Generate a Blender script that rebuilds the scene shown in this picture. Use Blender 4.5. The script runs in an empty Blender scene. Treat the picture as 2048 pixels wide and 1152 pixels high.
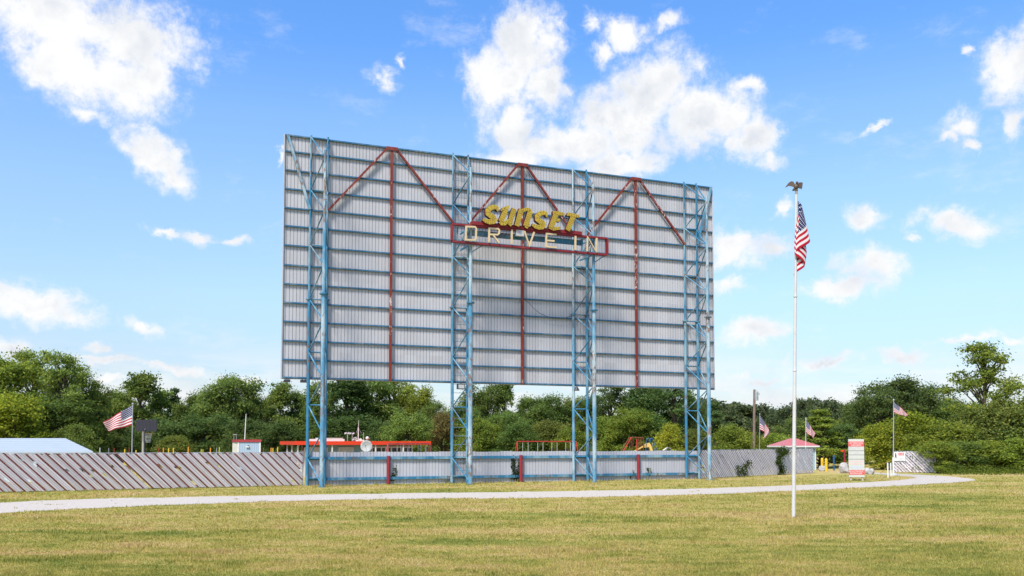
import bpy, math, random
import numpy as np
from mathutils import Vector, Matrix

C = bpy.context.scene
COL = C.collection
R = math.radians
# ------------------------------------------------------------------ camera
CAM_H, F, PITCH, PPY, PPX = 2.9, 1780.0, R(3.0), 792.0, 1024.0
cd = bpy.data.cameras.new("Camera"); cam = bpy.data.objects.new("Camera", cd); COL.objects.link(cam)
cd.sensor_width = 36.0; cd.lens = F / 2048 * 36; cd.shift_y = (PPY - 576) / 2048
cd.clip_start = 0.1; cd.clip_end = 5000
cam.location = (0, 0, CAM_H); cam.rotation_euler = (R(90) + PITCH, 0, 0)
C.camera = cam
# ------------------------------------------------------------------ exposure
C.view_settings.view_transform = 'Standard'; C.view_settings.look = 'None'
C.view_settings.exposure = 2.2; C.view_settings.gamma = 1.0; C.view_settings.use_curve_mapping = False
try:
    C.cycles.max_bounces = 6; C.cycles.transparent_max_bounces = 6
except Exception:
    pass
# ------------------------------------------------------------------ sun
SUN_EL, SUN_AZ = R(52), R(206)          # azimuth clockwise from +Y: behind the camera, a little to its left
sd = bpy.data.lights.new("Sun", 'SUN'); sun = bpy.data.objects.new("Sun", sd); COL.objects.link(sun)
sd.energy = 1.5; sd.angle = R(13); sd.color = (1.0, 0.93, 0.82)
to_sun = Vector((math.sin(SUN_AZ) * math.cos(SUN_EL), math.cos(SUN_AZ) * math.cos(SUN_EL), math.sin(SUN_EL)))
sun.rotation_euler = to_sun.to_track_quat('Z', 'Y').to_euler()
sun.location = to_sun * 200

# ------------------------------------------------------------------ node helper
def N(t, typ, ins=None, out=0, **at):
    n = t.nodes.new(typ)
    for k, v in at.items(): setattr(n, k, v)
    for k, v in (ins or {}).items():
        if isinstance(v, bpy.types.NodeSocket): t.links.new(v, n.inputs[k])
        else: n.inputs[k].default_value = v
    return n.outputs[out] if out is not None else n
def M_(t, op, a, b=None, c=None, clamp=False):
    d = {0: a}
    if b is not None: d[1] = b
    if c is not None: d[2] = c
    return N(t, 'ShaderNodeMath', d, operation=op, use_clamp=clamp)
def V_(t, op, a, b=None, out=0):
    d = {0: a}
    if b is not None: d[1] = b
    return N(t, 'ShaderNodeVectorMath', d, out, operation=op)
def mixc(t, fac, a, b, bt='MIX'):
    n = t.nodes.new('ShaderNodeMix'); n.data_type = 'RGBA'; n.blend_type = bt
    for k, v in ((0, fac), (6, a), (7, b)):
        if isinstance(v, bpy.types.NodeSocket): t.links.new(v, n.inputs[k])
        else: n.inputs[k].default_value = (tuple(v) + (1,))[:4] if k else v
    return n.outputs[2]
def ramp(t, fac, stops, interp='LINEAR'):
    n = t.nodes.new('ShaderNodeValToRGB'); t.links.new(fac, n.inputs[0]); cr = n.color_ramp; cr.interpolation = interp
    while len(cr.elements) > 1: cr.elements.remove(cr.elements[-1])
    for i, (p, c) in enumerate(stops):
        e = cr.elements[0] if i == 0 else cr.elements.new(p)
        e.position = p
        e.color = (c, c, c, 1) if not hasattr(c, '__len__') else tuple(c) + (1,)
    return n.outputs[0]
def noise(t, vec, scale, detail=4, rough=0.55, dist=0.0, out=0):
    return N(t, 'ShaderNodeTexNoise', {'Vector': vec, 'Scale': scale, 'Detail': detail, 'Roughness': rough, 'Distortion': dist}, out)
def sstep(t, v, a, b):
    return N(t, 'ShaderNodeMapRange', {'Value': v, 'From Min': a, 'From Max': b, 'To Min': 0.0, 'To Max': 1.0}, interpolation_type='SMOOTHSTEP')

# ------------------------------------------------------------------ sky: physical sky plus fair-weather clouds set by compass direction and height
W = bpy.data.worlds.new("World"); C.world = W; W.use_nodes = True
W.cycles.sampling_method = 'MANUAL'; W.cycles.sample_map_resolution = 512
t = W.node_tree; t.nodes.clear()
SKY_STRENGTH = 0.050
def build_sky(t):
    gen = N(t, 'ShaderNodeTexCoord', out='Generated')
    d = V_(t, 'NORMALIZE', gen)
    sx = N(t, 'ShaderNodeSeparateXYZ', {0: d}, None)
    x, y, z = sx.outputs
    sky = N(t, 'ShaderNodeTexSky', {}, 0, sky_type='NISHITA', sun_disc=False, sun_elevation=SUN_EL, sun_rotation=SUN_AZ,
            altitude=200.0, air_density=1.0, dust_density=1.0, ozone_density=1.5)
    el = M_(t, 'ARCSINE', z)
    az = M_(t, 'ARCTAN2', x, y)
    # humid summer air: white low down, deep blue above
    elr = M_(t, 'DIVIDE', M_(t, 'MAXIMUM', el, 0.0), 1.0)
    tint = ramp(t, elr, SKY_TINT)
    skyc = mixc(t, 1.0, sky, tint, 'MULTIPLY')
    skyc = V_(t, 'MULTIPLY', skyc, (SKY_GAIN,) * 3)
    p = N(t, 'ShaderNodeCombineXYZ', {0: az, 1: el, 2: 0.0})
    def warp(p, s, a, det):
        w = V_(t, 'SUBTRACT', noise(t, p, s, det, 0.6, out='Color'), (0.5, 0.5, 0.5))
        w = V_(t, 'MULTIPLY', w, (a, a * 0.75, 0.0))
        return V_(t, 'ADD', p, w)
    pw = warp(p, 9.0, 0.075, 3)
    pw = warp(pw, 34.0, 0.034, 4)
    pw = warp(pw, 95.0, 0.014, 4)
    dist = None
    def px2ae(px, py):
        u = (px - PPX) / F; v = (PPY - py) / F
        dx, dy, dz = u, math.cos(PITCH) - v * math.sin(PITCH), math.sin(PITCH) + v * math.cos(PITCH)
        return math.atan2(dx, dy), math.atan2(dz, math.hypot(dx, dy))
    ls = []
    for (cx, cy, rx, ry, rot) in CLOUDS:
        a, e = px2ae(cx, cy)
        m = N(t, 'ShaderNodeMapping', {'Vector': pw, 'Location': (a, e, 0), 'Rotation': (0, 0, -rot), 'Scale': ((rx * 1.10 + 6) / F, (ry * 1.10 + 4) / F, 1)}, vector_type='TEXTURE')
        l = V_(t, 'LENGTH', m, out=1)
        ls.append(M_(t, 'ADD', l, 0.26) if rx * ry < 1700 else l)
    acc = ls[0]
    for l in ls[1:]:
        acc = N(t, 'ShaderNodeMath', {0: acc, 1: l, 2: 0.18}, operation='SMOOTH_MIN')
    core = M_(t, 'SUBTRACT', 1.0, acc)
    fine = noise(t, p, 24.0, 12, 0.72)
    puff = N(t, 'ShaderNodeTexVoronoi', {'Vector': warp(p, 60.0, 0.02, 3), 'Scale': 42.0, 'Detail': 3.0, 'Roughness': 0.6}, 0, feature='F1')
    fld = M_(t, 'ADD', M_(t, 'MULTIPLY_ADD', core, 1.7, 0.24), M_(t, 'ADD', M_(t, 'MULTIPLY', M_(t, 'SUBTRACT', fine, 0.5), 3.1), M_(t, 'MULTIPLY', M_(t, 'SUBTRACT', 0.42, puff), 0.3)))
    # other parts of the sky: scattered cumulus of the same kind
    big = noise(t, p, 3.2, 8, 0.6)
    out = M_(t, 'MAXIMUM', sstep(t, M_(t, 'ABSOLUTE', az), 0.62, 0.8), sstep(t, el, 0.52, 0.68))
    f2 = M_(t, 'SUBTRACT', M_(t, 'MULTIPLY', big, 5.0), 2.85)
    fld = M_(t, 'ADD', M_(t, 'MULTIPLY', fld, M_(t, 'SUBTRACT', 1.0, out)), M_(t, 'MULTIPLY', f2, out))
    alpha = M_(t, 'POWER', sstep(t, fld, -0.42, 1.15), 1.45)
    # thin veils
    veil = sstep(t, noise(t, V_(t, 'MULTIPLY', p, (1.0, 2.2, 1.0)), 7.0, 9, 0.68), 0.53, 0.76)
    alpha = M_(t, 'MAXIMUM', alpha, M_(t, 'MULTIPLY', veil, 0.35))
    # low banks near the horizon
    low = M_(t, 'SUBTRACT', 1.0, sstep(t, el, 0.035, 0.125))
    bank = sstep(t, noise(t, V_(t, 'MULTIPLY', p, (1.0, 5.5, 1.0)), 6.5, 7, 0.58), 0.37, 0.60)
    alpha = M_(t, 'MAXIMUM', alpha, M_(t, 'MULTIPLY', M_(t, 'MULTIPLY', bank, low), 0.85))
    up = V_(t, 'ADD', p, (-0.008, 0.03, 0.0))
    shade = M_(t, 'SUBTRACT', noise(t, up, 13.0, 6, 0.55), noise(t, p, 13.0, 6, 0.55))
    soft = sstep(t, noise(t, V_(t, 'ADD', p, (3.0, 1.0, 0.0)), 8.5, 5, 0.55), 0.42, 0.68)
    shade = M_(t, 'ADD', M_(t, 'MULTIPLY', shade, 1.9), M_(t, 'MULTIPLY', M_(t, 'MULTIPLY', sstep(t, fld, 0.5, 1.7), soft), 0.55))
    shade = M_(t, 'ADD', shade, M_(t, 'MULTIPLY', low, 0.25))
    shade = M_(t, 'MULTIPLY', shade, 1.0, clamp=True)
    cl = mixc(t, shade, CLOUD_LIT, CLOUD_SHADE)
    col = mixc(t, alpha, skyc, cl)
    bg = N(t, 'ShaderNodeBackground', {'Color': col, 'Strength': SKY_STRENGTH})
    N(t, 'ShaderNodeOutputWorld', {0: bg}, None)
SKY_GAIN = 0.92
SKY_TINT = [(0.0, (.60, .62, .70)), (.093, (.71, .73, .80)), (.16, (.88, .91, .95)), (.266, (.95, 1.05, 1.09)), (.349, (.86, 1.07, 1.25)), (.424, (.63, .99, 1.36)), (.60, (.58, .98, 1.40))]
CLOUD_LIT, CLOUD_SHADE = (4.35, 4.36, 4.38), (2.55, 2.85, 3.35)
CLOUDS = [  # centre and radii of each mass, as seen looking north-east from the field
    (110, 20, 210, 75, 0), (285, 90, 105, 62, 0), (150, 115, 110, 65, .4), (235, 165, 95, 55, .4), (190, 220, 40, 24, .6), (300, 160, 50, 60, 0),
    (300, 312, 70, 32, .5), (335, 345, 46, 25, .4), (325, 457, 44, 11, .05), (400, 466, 50, 16, .15), (475, 478, 42, 14, .05),
    (80, 608, 88, 28, .25), (140, 630, 45, 16, .3), (285, 650, 52, 15, .2), (18, 692, 45, 24, 0), (198, 686, 33, 14, 0),
    (220, 715, 120, 12, .05), (340, 728, 100, 13, .06), (470, 745, 90, 10, .06), (210, 766, 60, 12, 0),
    (1045, 100, 75, 80, 0), (1000, 165, 70, 60, 0), (1015, 245, 62, 50, 0), (1090, 180, 40, 45, 0), (1110, 60, 30, 25, 0),
    (1310, 185, 100, 90, 0), (1240, 235, 110, 65, 0), (1410, 235, 100, 65, 0), (1500, 275, 55, 45, .4), (1150, 285, 130, 36, .05),
    (1030, 308, 95, 22, .05), (1470, 165, 45, 20, .2), (1535, 325, 34, 24, 0), (1240, 320, 110, 30, -.1),
    (1175, 50, 18, 28, 0), (1245, 62, 55, 32, 0), (1195, 115, 30, 30, .8), (1345, 35, 42, 18, .1),
    (775, 158, 24, 32, -.2), (800, 122, 9, 14, -.3),
    (2035, 130, 62, 62, 0), (1925, 105, 18, 13, 0), (1925, 235, 48, 30, 0), (1890, 268, 36, 16, -.3), (1935, 275, 22, 22, 0), (2045, 250, 22, 40, 0), (1755, 245, 34, 8, -.35),
    (1732, 440, 42, 30, .1), (1910, 430, 62, 30, .15), (1835, 472, 16, 11, 0), (1565, 428, 22, 16, -.3),
    (1745, 540, 62, 34, .1), (1680, 582, 70, 22, -.05), (1480, 495, 62, 38, .05), (1475, 578, 52, 18, .05), (1545, 500, 55, 26, 0),
    (1500, 664, 75, 26, 0), (1650, 722, 100, 14, 0), (1810, 715, 80, 12, .05), (1930, 690, 95, 8, -.05), (2030, 688, 40, 12, 0),
    (1510, 748, 110, 12, 0), (561, 296, 4, 24, 0), (1680, 580, 90, 24, 0),
]
build_sky(t)
# ------------------------------------------------------------------ real-world points from the survey of the photograph
def ray(px, py):
    u = (px - PPX) / F; v = (PPY - py) / F
    return Vector((u, math.cos(PITCH) - v * math.sin(PITCH), math.sin(PITCH) + v * math.cos(PITCH)))
def at(px, py, Y):
    d = ray(px, py); k = Y / d.y
    return Vector((d.x * k, Y, CAM_H + d.z * k))
def gnd(px, py, z=0.0):
    d = ray(px, py); k = (z - CAM_H) / d.z
    return Vector((d.x * k, d.y * k, z))
ANG = R(21.6)
UX = Vector((math.cos(ANG), math.sin(ANG), 0)); NX = Vector((math.sin(ANG), -math.cos(ANG), 0)); ZX = Vector((0, 0, 1))
TD = 2.33                                        # how far the front legs stand before the screen
O1 = gnd(645.5, 974.5) - NX * TD                 # middle of the first tower's rear legs
def S(s, d, z): return O1 + UX * s + NX * d + ZX * z
def scr(px, py, d=0.0):                          # pixel -> (along, up) on the plane d metres before the screen
    r = ray(px, py); o = Vector((0, 0, CAM_H)) - (O1 + NX * d)
    k = -o.dot(NX) / r.dot(NX); p = o + r * k
    return p.dot(UX), p.z
# ------------------------------------------------------------------ mesh collector
def ortho(a):
    a = a.normalized(); h = Vector((0, 0, 1)) if abs(a.z) < 0.95 else Vector((1, 0, 0))
    b = a.cross(h).normalized(); return b, a.cross(b).normalized()
class MB:
    def __init__(s): s.v = []; s.f = []; s.m = []; s.uv = None
    def add(s, vs, fs, mi=0):
        k = len(s.v); s.v += [Vector(p) for p in vs]; s.f += [[i + k for i in f] for f in fs]; s.m += [mi] * len(fs); return s
    def tube(s, p, q, r, r2=None, n=10, mi=0, cap=True):
        p, q = Vector(p), Vector(q); r2 = r if r2 is None else r2; b, c = ortho(q - p); vs = []
        for o, rr in ((p, r), (q, r2)):
            for i in range(n):
                a = 2 * math.pi * i / n; vs.append(o + b * (rr * math.cos(a)) + c * (rr * math.sin(a)))
        fs = [[i, (i + 1) % n, n + (i + 1) % n, n + i] for i in range(n)]
        if cap: fs += [list(range(n))[::-1], list(range(n, 2 * n))]
        return s.add(vs, fs, mi)
    def path(s, pts, r, n=8, mi=0):
        for a, b in zip(pts, pts[1:]): s.tube(a, b, r, None, n, mi)
        return s
    def box(s, o, ax, ay, az, mi=0):             # o = corner, three edge vectors
        o, ax, ay, az = map(Vector, (o, ax, ay, az))
        vs = [o, o + ax, o + ax + ay, o + ay]; vs += [p + az for p in vs]
        if ax.cross(ay).dot(az) < 0:
            fs = [[0, 1, 2, 3], [7, 6, 5, 4], [4, 5, 1, 0], [5, 6, 2, 1], [6, 7, 3, 2], [7, 4, 0, 3]]
        else:
            fs = [[3, 2, 1, 0], [4, 5, 6, 7], [0, 1, 5, 4], [1, 2, 6, 5], [2, 3, 7, 6], [3, 0, 4, 7]]
        return s.add(vs, fs, mi)
    def cbox(s, c, sx, sy, sz, rz=0, mi=0):      # c = middle of the base
        c = Vector(c); ax = Vector((math.cos(rz), math.sin(rz), 0)) * sx; ay = Vector((-math.sin(rz), math.cos(rz), 0)) * sy
        return s.box(c - ax / 2 - ay / 2, ax, ay, Vector((0, 0, sz)), mi)
    def bar(s, p, q, w, h, side=None, mi=0):     # rectangular bar from p to q, w along side, h along the third axis
        p, q = Vector(p), Vector(q); a = q - p
        b = Vector(side).normalized() if side is not None else ortho(a)[0]
        c = a.normalized().cross(b).normalized()
        return s.box(p - b * w / 2 - c * h / 2, a, b * w, c * h, mi)
    def prism(s, pts, depth, mi=0, mside=None):  # closed 3-d outline pushed along depth
        n = len(pts); pts = [Vector(p) for p in pts]; d = Vector(depth)
        nor = sum(((pts[i].cross(pts[(i + 1) % n])) for i in range(n)), Vector())
        if nor.dot(d) > 0: pts = pts[::-1]
        vs = pts + [p + d for p in pts]
        s.add(vs, [list(range(n))], mi)
        k = len(s.v) - 2 * n
        s.f.append([k + n + i for i in range(n)][::-1]); s.m.append(mi)
        for i in range(n):
            j = (i + 1) % n; s.f.append([k + i, k + n + i, k + n + j, k + j]); s.m.append(mi if mside is None else mside)
        return s
    def ball(s, c, r, nu=12, nv=8, mi=0, sc=(1, 1, 1)):
        c = Vector(c); vs = [c + Vector((0, 0, r * sc[2]))]
        for j in range(1, nv):
            for i in range(nu):
                a, b = math.pi * j / nv, 2 * math.pi * i / nu
                vs.append(c + Vector((r * sc[0] * math.sin(a) * math.cos(b), r * sc[1] * math.sin(a) * math.sin(b), r * sc[2] * math.cos(a))))
        vs.append(c - Vector((0, 0, r * sc[2]))); L = len(vs) - 1; fs = []
        for i in range(nu):
            k = (i + 1) % nu
            fs.append([0, 1 + i, 1 + k]); fs.append([L, L - nu + k, L - nu + i])
            for j in range(nv - 2): fs.append([1 + j * nu + i, 1 + (j + 1) * nu + i, 1 + (j + 1) * nu + k, 1 + j * nu + k])
        return s.add(vs, fs, mi)
    def build(s, name, mats, parent=None, base=None, smooth=False):
        b = Vector(parent.matrix_world.translation) if parent is not None else Vector(base or (0, 0, 0))
        if parent is not None: b = origin_of(parent)
        me = bpy.data.meshes.new(name); me.from_pydata([tuple(p - b) for p in s.v], [], s.f)
        for m in (mats if isinstance(mats, (list, tuple)) else [mats]): me.materials.append(m)
        me.polygons.foreach_set('material_index', s.m)
        if smooth: me.polygons.foreach_set('use_smooth', [True] * len(s.f))
        if s.uv is not None:
            l = me.uv_layers.new(name='UVMap'); l.data.foreach_set('uv', np.array([s.uv[i] for f in s.f for i in f], dtype=np.float32).ravel())
        me.update()
        o = bpy.data.objects.new(name, me); COL.objects.link(o)
        if parent is not None: o.parent = parent
        else: o.location = b
        return o
def origin_of(o):
    p = Vector((0, 0, 0))
    while o is not None: p += o.location; o = o.parent
    return p
def tag(o, label=None, cat=None, group=None, kind=None):
    if label: o['label'] = label
    if cat: o['category'] = cat
    if group: o['group'] = group
    if kind: o['kind'] = kind
    return o
def thing(name, label, cat, loc, group=None):
    o = bpy.data.objects.new(name, None); COL.objects.link(o); o.location = loc; o.empty_display_size = 0.3
    return tag(o, label, cat, group)
def kids(o): return [c for c in bpy.data.objects if c.parent == o]
def copy_tree(o, parent=None):
    c = o.copy(); COL.objects.link(c)
    if parent is not None: c.parent = parent
    for k in kids(o): copy_tree(k, c)
    return c
# ------------------------------------------------------------------ materials
def new_mat(name):
    m = bpy.data.materials.new(name); m.use_nodes = True; t = m.node_tree; t.nodes.clear(); return m, t
def finish(t, col, rough=0.6, spec=0.3, metal=0.0, bump=None, bstr=0.3, bdist=0.01, **kw):
    ins = {'Base Color': col, 'Roughness': rough, 'Metallic': metal, 'Specular IOR Level': spec}
    ins.update(kw)
    if bump is not None: ins['Normal'] = N(t, 'ShaderNodeBump', {'Strength': bstr, 'Distance': bdist, 'Height': bump})
    for k in ('Base Color',):
        if not isinstance(ins[k], bpy.types.NodeSocket): ins[k] = (tuple(ins[k]) + (1,))[:4]
    b = N(t, 'ShaderNodeBsdfPrincipled', ins); N(t, 'ShaderNodeOutputMaterial', {0: b}, None)
def pos(t): return N(t, 'ShaderNodeNewGeometry', out='Position')
def plain(name, col, rough=0.6, spec=0.3, var=0.12, sc=3.0, metal=0.0, dirt=None):
    m, t = new_mat(name); p = pos(t)
    n = noise(t, p, sc, 5, 0.6)
    k = M_(t, 'ADD', M_(t, 'MULTIPLY', M_(t, 'SUBTRACT', n, 0.5), var * 4), 1.0)
    c = V_(t, 'MULTIPLY', tuple(col), N(t, 'ShaderNodeCombineXYZ', {0: k, 1: k, 2: k}))
    if dirt:
        d = sstep(t, noise(t, p, sc * 1.7, 6, 0.65), 0.52, 0.72); c = mixc(t, M_(t, 'MULTIPLY', d, dirt[1]), c, dirt[0])
    finish(t, c, rough, spec, metal); return m
def paint(name, base, faded, chip, rust_amt=0.5, fade_amt=0.5, sc=1.0):   # old paint on steel: faded, chipped, rusty in places
    m, t = new_mat(name); p = pos(t)
    st = V_(t, 'MULTIPLY', p, (1.0, 1.0, 0.35))
    f = sstep(t, noise(t, st, 0.9 * sc, 5, 0.65), 0.62 - 0.32 * fade_amt, 0.82 - 0.3 * fade_amt)
    c = mixc(t, f, base, faded)
    g = sstep(t, noise(t, st, 7.0 * sc, 4, 0.6), 0.5, 0.75); c = mixc(t, M_(t, 'MULTIPLY', g, 0.35), c, faded)
    area = sstep(t, noise(t, p, 0.45, 3, 0.5), 0.45, 0.62)
    chips = sstep(t, M_(t, 'ADD', noise(t, st, 9.0 * sc, 6, 0.7), M_(t, 'MULTIPLY', area, 0.12)), 0.70 - 0.1 * rust_amt, 0.74 - 0.1 * rust_amt)
    c = mixc(t, M_(t, 'MULTIPLY', chips, 0.85), c, chip)
    finish(t, c, 0.55, 0.3, bump=noise(t, p, 30, 3), bstr=0.1); return m
BLUE = paint('blue_paint', (0.022, 0.140, 0.250), (0.18, 0.29, 0.345), (0.12, 0.065, 0.04), 0.8, 0.55)
BLUE_PALE = paint('blue_paint_faded', (0.055, 0.20, 0.32), (0.30, 0.385, 0.425), (0.16, 0.085, 0.05), 1.0, 0.72)
BLUE_RAIL = paint('blue_rail_paint', (0.020, 0.10, 0.19), (0.11, 0.175, 0.22), (0.07, 0.06, 0.055), 0.5, 0.45)
RED = paint('red_paint', (0.15, 0.022, 0.014), (0.20, 0.055, 0.04), (0.55, 0.45, 0.42), 0.35, 0.3)
RED_FRAME = paint('red_frame_paint', (0.17, 0.012, 0.016), (0.21, 0.035, 0.03), (0.07, 0.02, 0.02), 0.4, 0.35)
RED_POST = plain('red_post_paint', (0.22, 0.018, 0.028), 0.5, dirt=((0.10, 0.02, 0.02), 0.6))
def sheet_mat(name, base, dark, amt):            # painted corrugated sheet: each sheet its own tone, run-off streaks, mildew
    m, t = new_mat(name); p = pos(t)
    s = V_(t, 'DOT_PRODUCT', p, tuple(UX), out=1); z = N(t, 'ShaderNodeSeparateXYZ', {0: p}, None).outputs[2]
    q = N(t, 'ShaderNodeCombineXYZ', {0: s, 1: M_(t, 'MULTIPLY', z, 0.09), 2: 0.0})
    streak = sstep(t, noise(t, q, 2.6, 6, 0.7), 0.48, 0.80)
    sheet = N(t, 'ShaderNodeTexWhiteNoise', {'W': M_(t, 'ADD', M_(t, 'FLOOR', M_(t, 'DIVIDE', s, 0.94)), M_(t, 'MULTIPLY', M_(t, 'FLOOR', M_(t, 'DIVIDE', M_(t, 'ADD', z, 0.7), 4.9)), 37.0))}, 0, noise_dimensions='1D')
    p2 = N(t, 'ShaderNodeCombineXYZ', {0: s, 1: z, 2: 0.0})
    blot = sstep(t, noise(t, p2, 0.55, 6, 0.72), 0.50, 0.78)
    speck = sstep(t, noise(t, V_(t, 'MULTIPLY', p2, (1, 0.5, 1)), 5.0, 5, 0.75), 0.62, 0.74)
    c = mixc(t, M_(t, 'MULTIPLY', streak, 0.34 * amt), base, dark)
    k = M_(t, 'ADD', M_(t, 'MULTIPLY', sheet, 0.13), 0.92)
    c = V_(t, 'MULTIPLY', c, N(t, 'ShaderNodeCombineXYZ', {0: k, 1: k, 2: k}))
    c = mixc(t, M_(t, 'MULTIPLY', blot, 0.26 * amt), c, dark)
    c = mixc(t, M_(t, 'MULTIPLY', M_(t, 'MULTIPLY', speck, blot), 0.8 * amt), c, (0.16, 0.14, 0.125))
    finish(t, c, 0.5, 0.35); return m
PANEL = sheet_mat('weathered_grey_sheet', (0.40, 0.395, 0.415), (0.235, 0.23, 0.232), 1.0)
SKIRT = sheet_mat('grey_fence_sheet', (0.39, 0.39, 0.425), (0.24, 0.24, 0.25), 0.9)
CREAM = plain('cream_letter_paint', (0.52, 0.40, 0.235), 0.55, var=0.1, dirt=((0.42, 0.24, 0.12), 0.6))
YELLOW = plain('yellow_letter_paint', (0.37, 0.265, 0.028), 0.5, var=0.14, sc=4, dirt=((0.30, 0.16, 0.03), 0.5))
BULB = plain('old_bulb', (0.16, 0.075, 0.03), 0.3)
MAROON = plain('maroon_letter_side', (0.085, 0.018, 0.015), 0.6)
WHITE = plain('white_paint', (0.60, 0.59, 0.57), 0.5, var=0.04, dirt=((0.45, 0.42, 0.37), 0.35))
POLE_WHITE = plain('flagpole_white_paint', (0.47, 0.46, 0.445), 0.45, var=0.07, sc=2, dirt=((0.40, 0.34, 0.28), 0.6))
GALV = plain('galvanised_steel', (0.36, 0.37, 0.38), 0.45, 0.5, metal=0.5)
DARK = plain('dark_metal', (0.035, 0.035, 0.04), 0.5)
RUST = plain('rusty_steel', (0.16, 0.05, 0.022), 0.75, var=0.2)
GREY_BOX = plain('grey_box_paint', (0.40, 0.40, 0.41), 0.5)
# ================================================================== THE SCREEN
s_left, _ = scr(564, 757); s_right, _ = scr(1430, 779)
z_bot = scr(600, 758.2)[1]; z_top = scr(600, 270.5)[1]
PD = -0.22                                       # face of the sheets, behind the rear legs
screen = thing('drive_in_screen', 'huge grey metal movie screen seen from behind on four blue lattice towers', 'movie screen', S(0, 0, 0))
def ribbed(s0, s1, z0, z1, d, pitch=0.235, gw=0.042, gd=0.045, top=None, wave=0.0, seed=1):
    rnd = random.Random(seed); b = MB(); prof = []; s = s0
    while s < s1 - 1e-3:
        e = min(s + pitch, s1)
        prof += [(s, 0)] + ([(e - gw, 0), (e - gw * 0.75, -gd), (e - gw * 0.25, -gd)] if e - s > gw * 1.5 else [])
        s = e
    prof.append((s1, 0)); n = len(prof); vs = []
    tops = {}
    for (a, dd) in prof:
        zt = z1
        vs += [S(a, d + dd, z0), S(a, d + dd, zt)]
    fs = [[2 * i, 2 * i + 2, 2 * i + 3, 2 * i + 1] for i in range(n - 1)]
    b.add(vs, fs)
    k = len(b.v); b.add([S(s0, d - 0.09, z0), S(s1, d - 0.09, z0), S(s1, d - 0.09, z1), S(s0, d - 0.09, z1)], [[3, 2, 1, 0]])
    for (p, q) in ((0, 1), (1, 2), (2, 3), (3, 0)):
        c = [(s0, z0), (s1, z0), (s1, z1), (s0, z1)]
        (a1, h1), (a2, h2) = c[p], c[q]
        b.add([S(a1, d, h1), S(a2, d, h2), S(a2, d - 0.09, h2), S(a1, d - 0.09, h1)], [[3, 2, 1, 0]])
    return b
ribbed(s_left, s_right, z_bot, z_top, PD).build('panel', PANEL, screen)
# horizontal girts, 14 in all
gy = [270.5, 304, 341.6, 379, 417, 453, 491.5, 530.8, 568.5, 605.8, 643.5, 681.8, 719.6, 756.6]
gz = [scr(600, y)[1] for y in gy]
for i, z in enumerate(gz):
    h = 0.10; b = MB(); lo = z - h if i == 0 else (z if i == 13 else z - h / 2)
    a0, a1 = s_left, s_right
    b.box(S(a0, PD + 0.004, lo), UX * (a1 - a0), NX * 0.10, ZX * 0.03)
    b.box(S(a0, PD + 0.104, lo), UX * (a1 - a0), NX * 0.03, ZX * h)
    b.box(S(a0, PD + 0.004, lo + h - 0.03), UX * (a1 - a0), NX * 0.10, ZX * 0.03)
    b.build('girt', BLUE_RAIL, screen)
for a in (s_left + 0.0, s_right - 0.06):
    MB().box(S(a - (0.06 if a < 0 else -0.06), PD - 0.07, z_bot), UX * 0.06, NX * 0.2, ZX * (z_top - z_bot)).build('edge_trim', PANEL, screen)
cb_ = [scr(px, py)  for px, py in ((1046, 598), (1056, 606), (1066, 617), (1078, 627), (1092, 633), (1108, 636), (1126, 637), (1143, 632))]
MB().path([S(a, 0.12, z) for a, z in cb_], 0.018, 5).build('loose_cable', DARK, screen)
# towers
tow = []
for px in (633, 919.5, 1161, 1384.8):
    u = (px - PPX); tow.append((u * O1.y - F * O1.x) / (F * UX.x - u * UX.y))
HALF = [0.62, 0.53, 0.50, 0.455]
fz = [scr(648, y, TD)[1] for y in (866, 757, 641, 529, 420, 313)]
bz = [scr(617, y, 0)[1] for y in (917, 810, 704, 598, 490, 379, 274)]
FL = [scr(640, 587, TD)[1], scr(617, 598, 0)[1]]
Z_F_TOP = fz[-1] + 0.45
leg_post = {}
for k, s in enumerate(tow):
    w = 0.58
    bl, br, fr = (lambda z, s=s: S(s - w, 0, z)), (lambda z, s=s: S(s + w, 0, z)), (lambda z, s=s: S(s, TD, z))
    lat = MB()
    for side in (bl, br):
        seq = [(fr, 0.15)]
        for i in range(len(bz)):
            seq.append((side, bz[i]))
            if i < len(fz): seq.append((fr, fz[i]))
        for (f1, z1), (f2, z2) in zip(seq, seq[1:]):
            lat.tube(f1(z1), f2(z2), 0.046, None, 8)
    lat.path([bl(0.5), br(0.5)], 0.05)
    T = lat.build('lacing', BLUE, screen); T.name = 'support_tower'
    for i in range(len(bz)):
        MB().tube(bl(bz[i]), br(bz[i]), 0.05, None, 8).build('strut', BLUE, T)
    for f, ztop, zf, r0 in ((bl, z_top + 0.1, FL[1], 0.112), (br, z_top + 0.1, FL[1], 0.112), (fr, Z_F_TOP, FL[0], 0.148)):
        b = MB(); zm = zf + (ztop - zf) * 0.45
        b.tube(f(-0.2), f(zf), r0, r0, 14); b.tube(f(zf), f(zm), r0 * 0.78, None, 14); b.tube(f(zm), f(ztop), r0 * 0.6, None, 14)
        b.build('leg', BLUE_PALE if (f is fr or k == 2 and f is bl) else BLUE, T)
        MB().tube(f(zf - 0.045), f(zf - 0.005), r0 * 1.9, None, 14).tube(f(zf + 0.005), f(zf + 0.045), r0 * 1.9, None, 14).build('flange', BLUE, T)
        if f is fr: MB().tube(f(-0.05), f(0.06), 0.27, None, 14).build('foot_plate', BLUE, T)
    if k == 1:
        z = 0.9
        while z < z_top - 1: MB().tube(bl(z), br(z), 0.018, None, 6).build('rung', BLUE, T); z += 0.62
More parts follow.
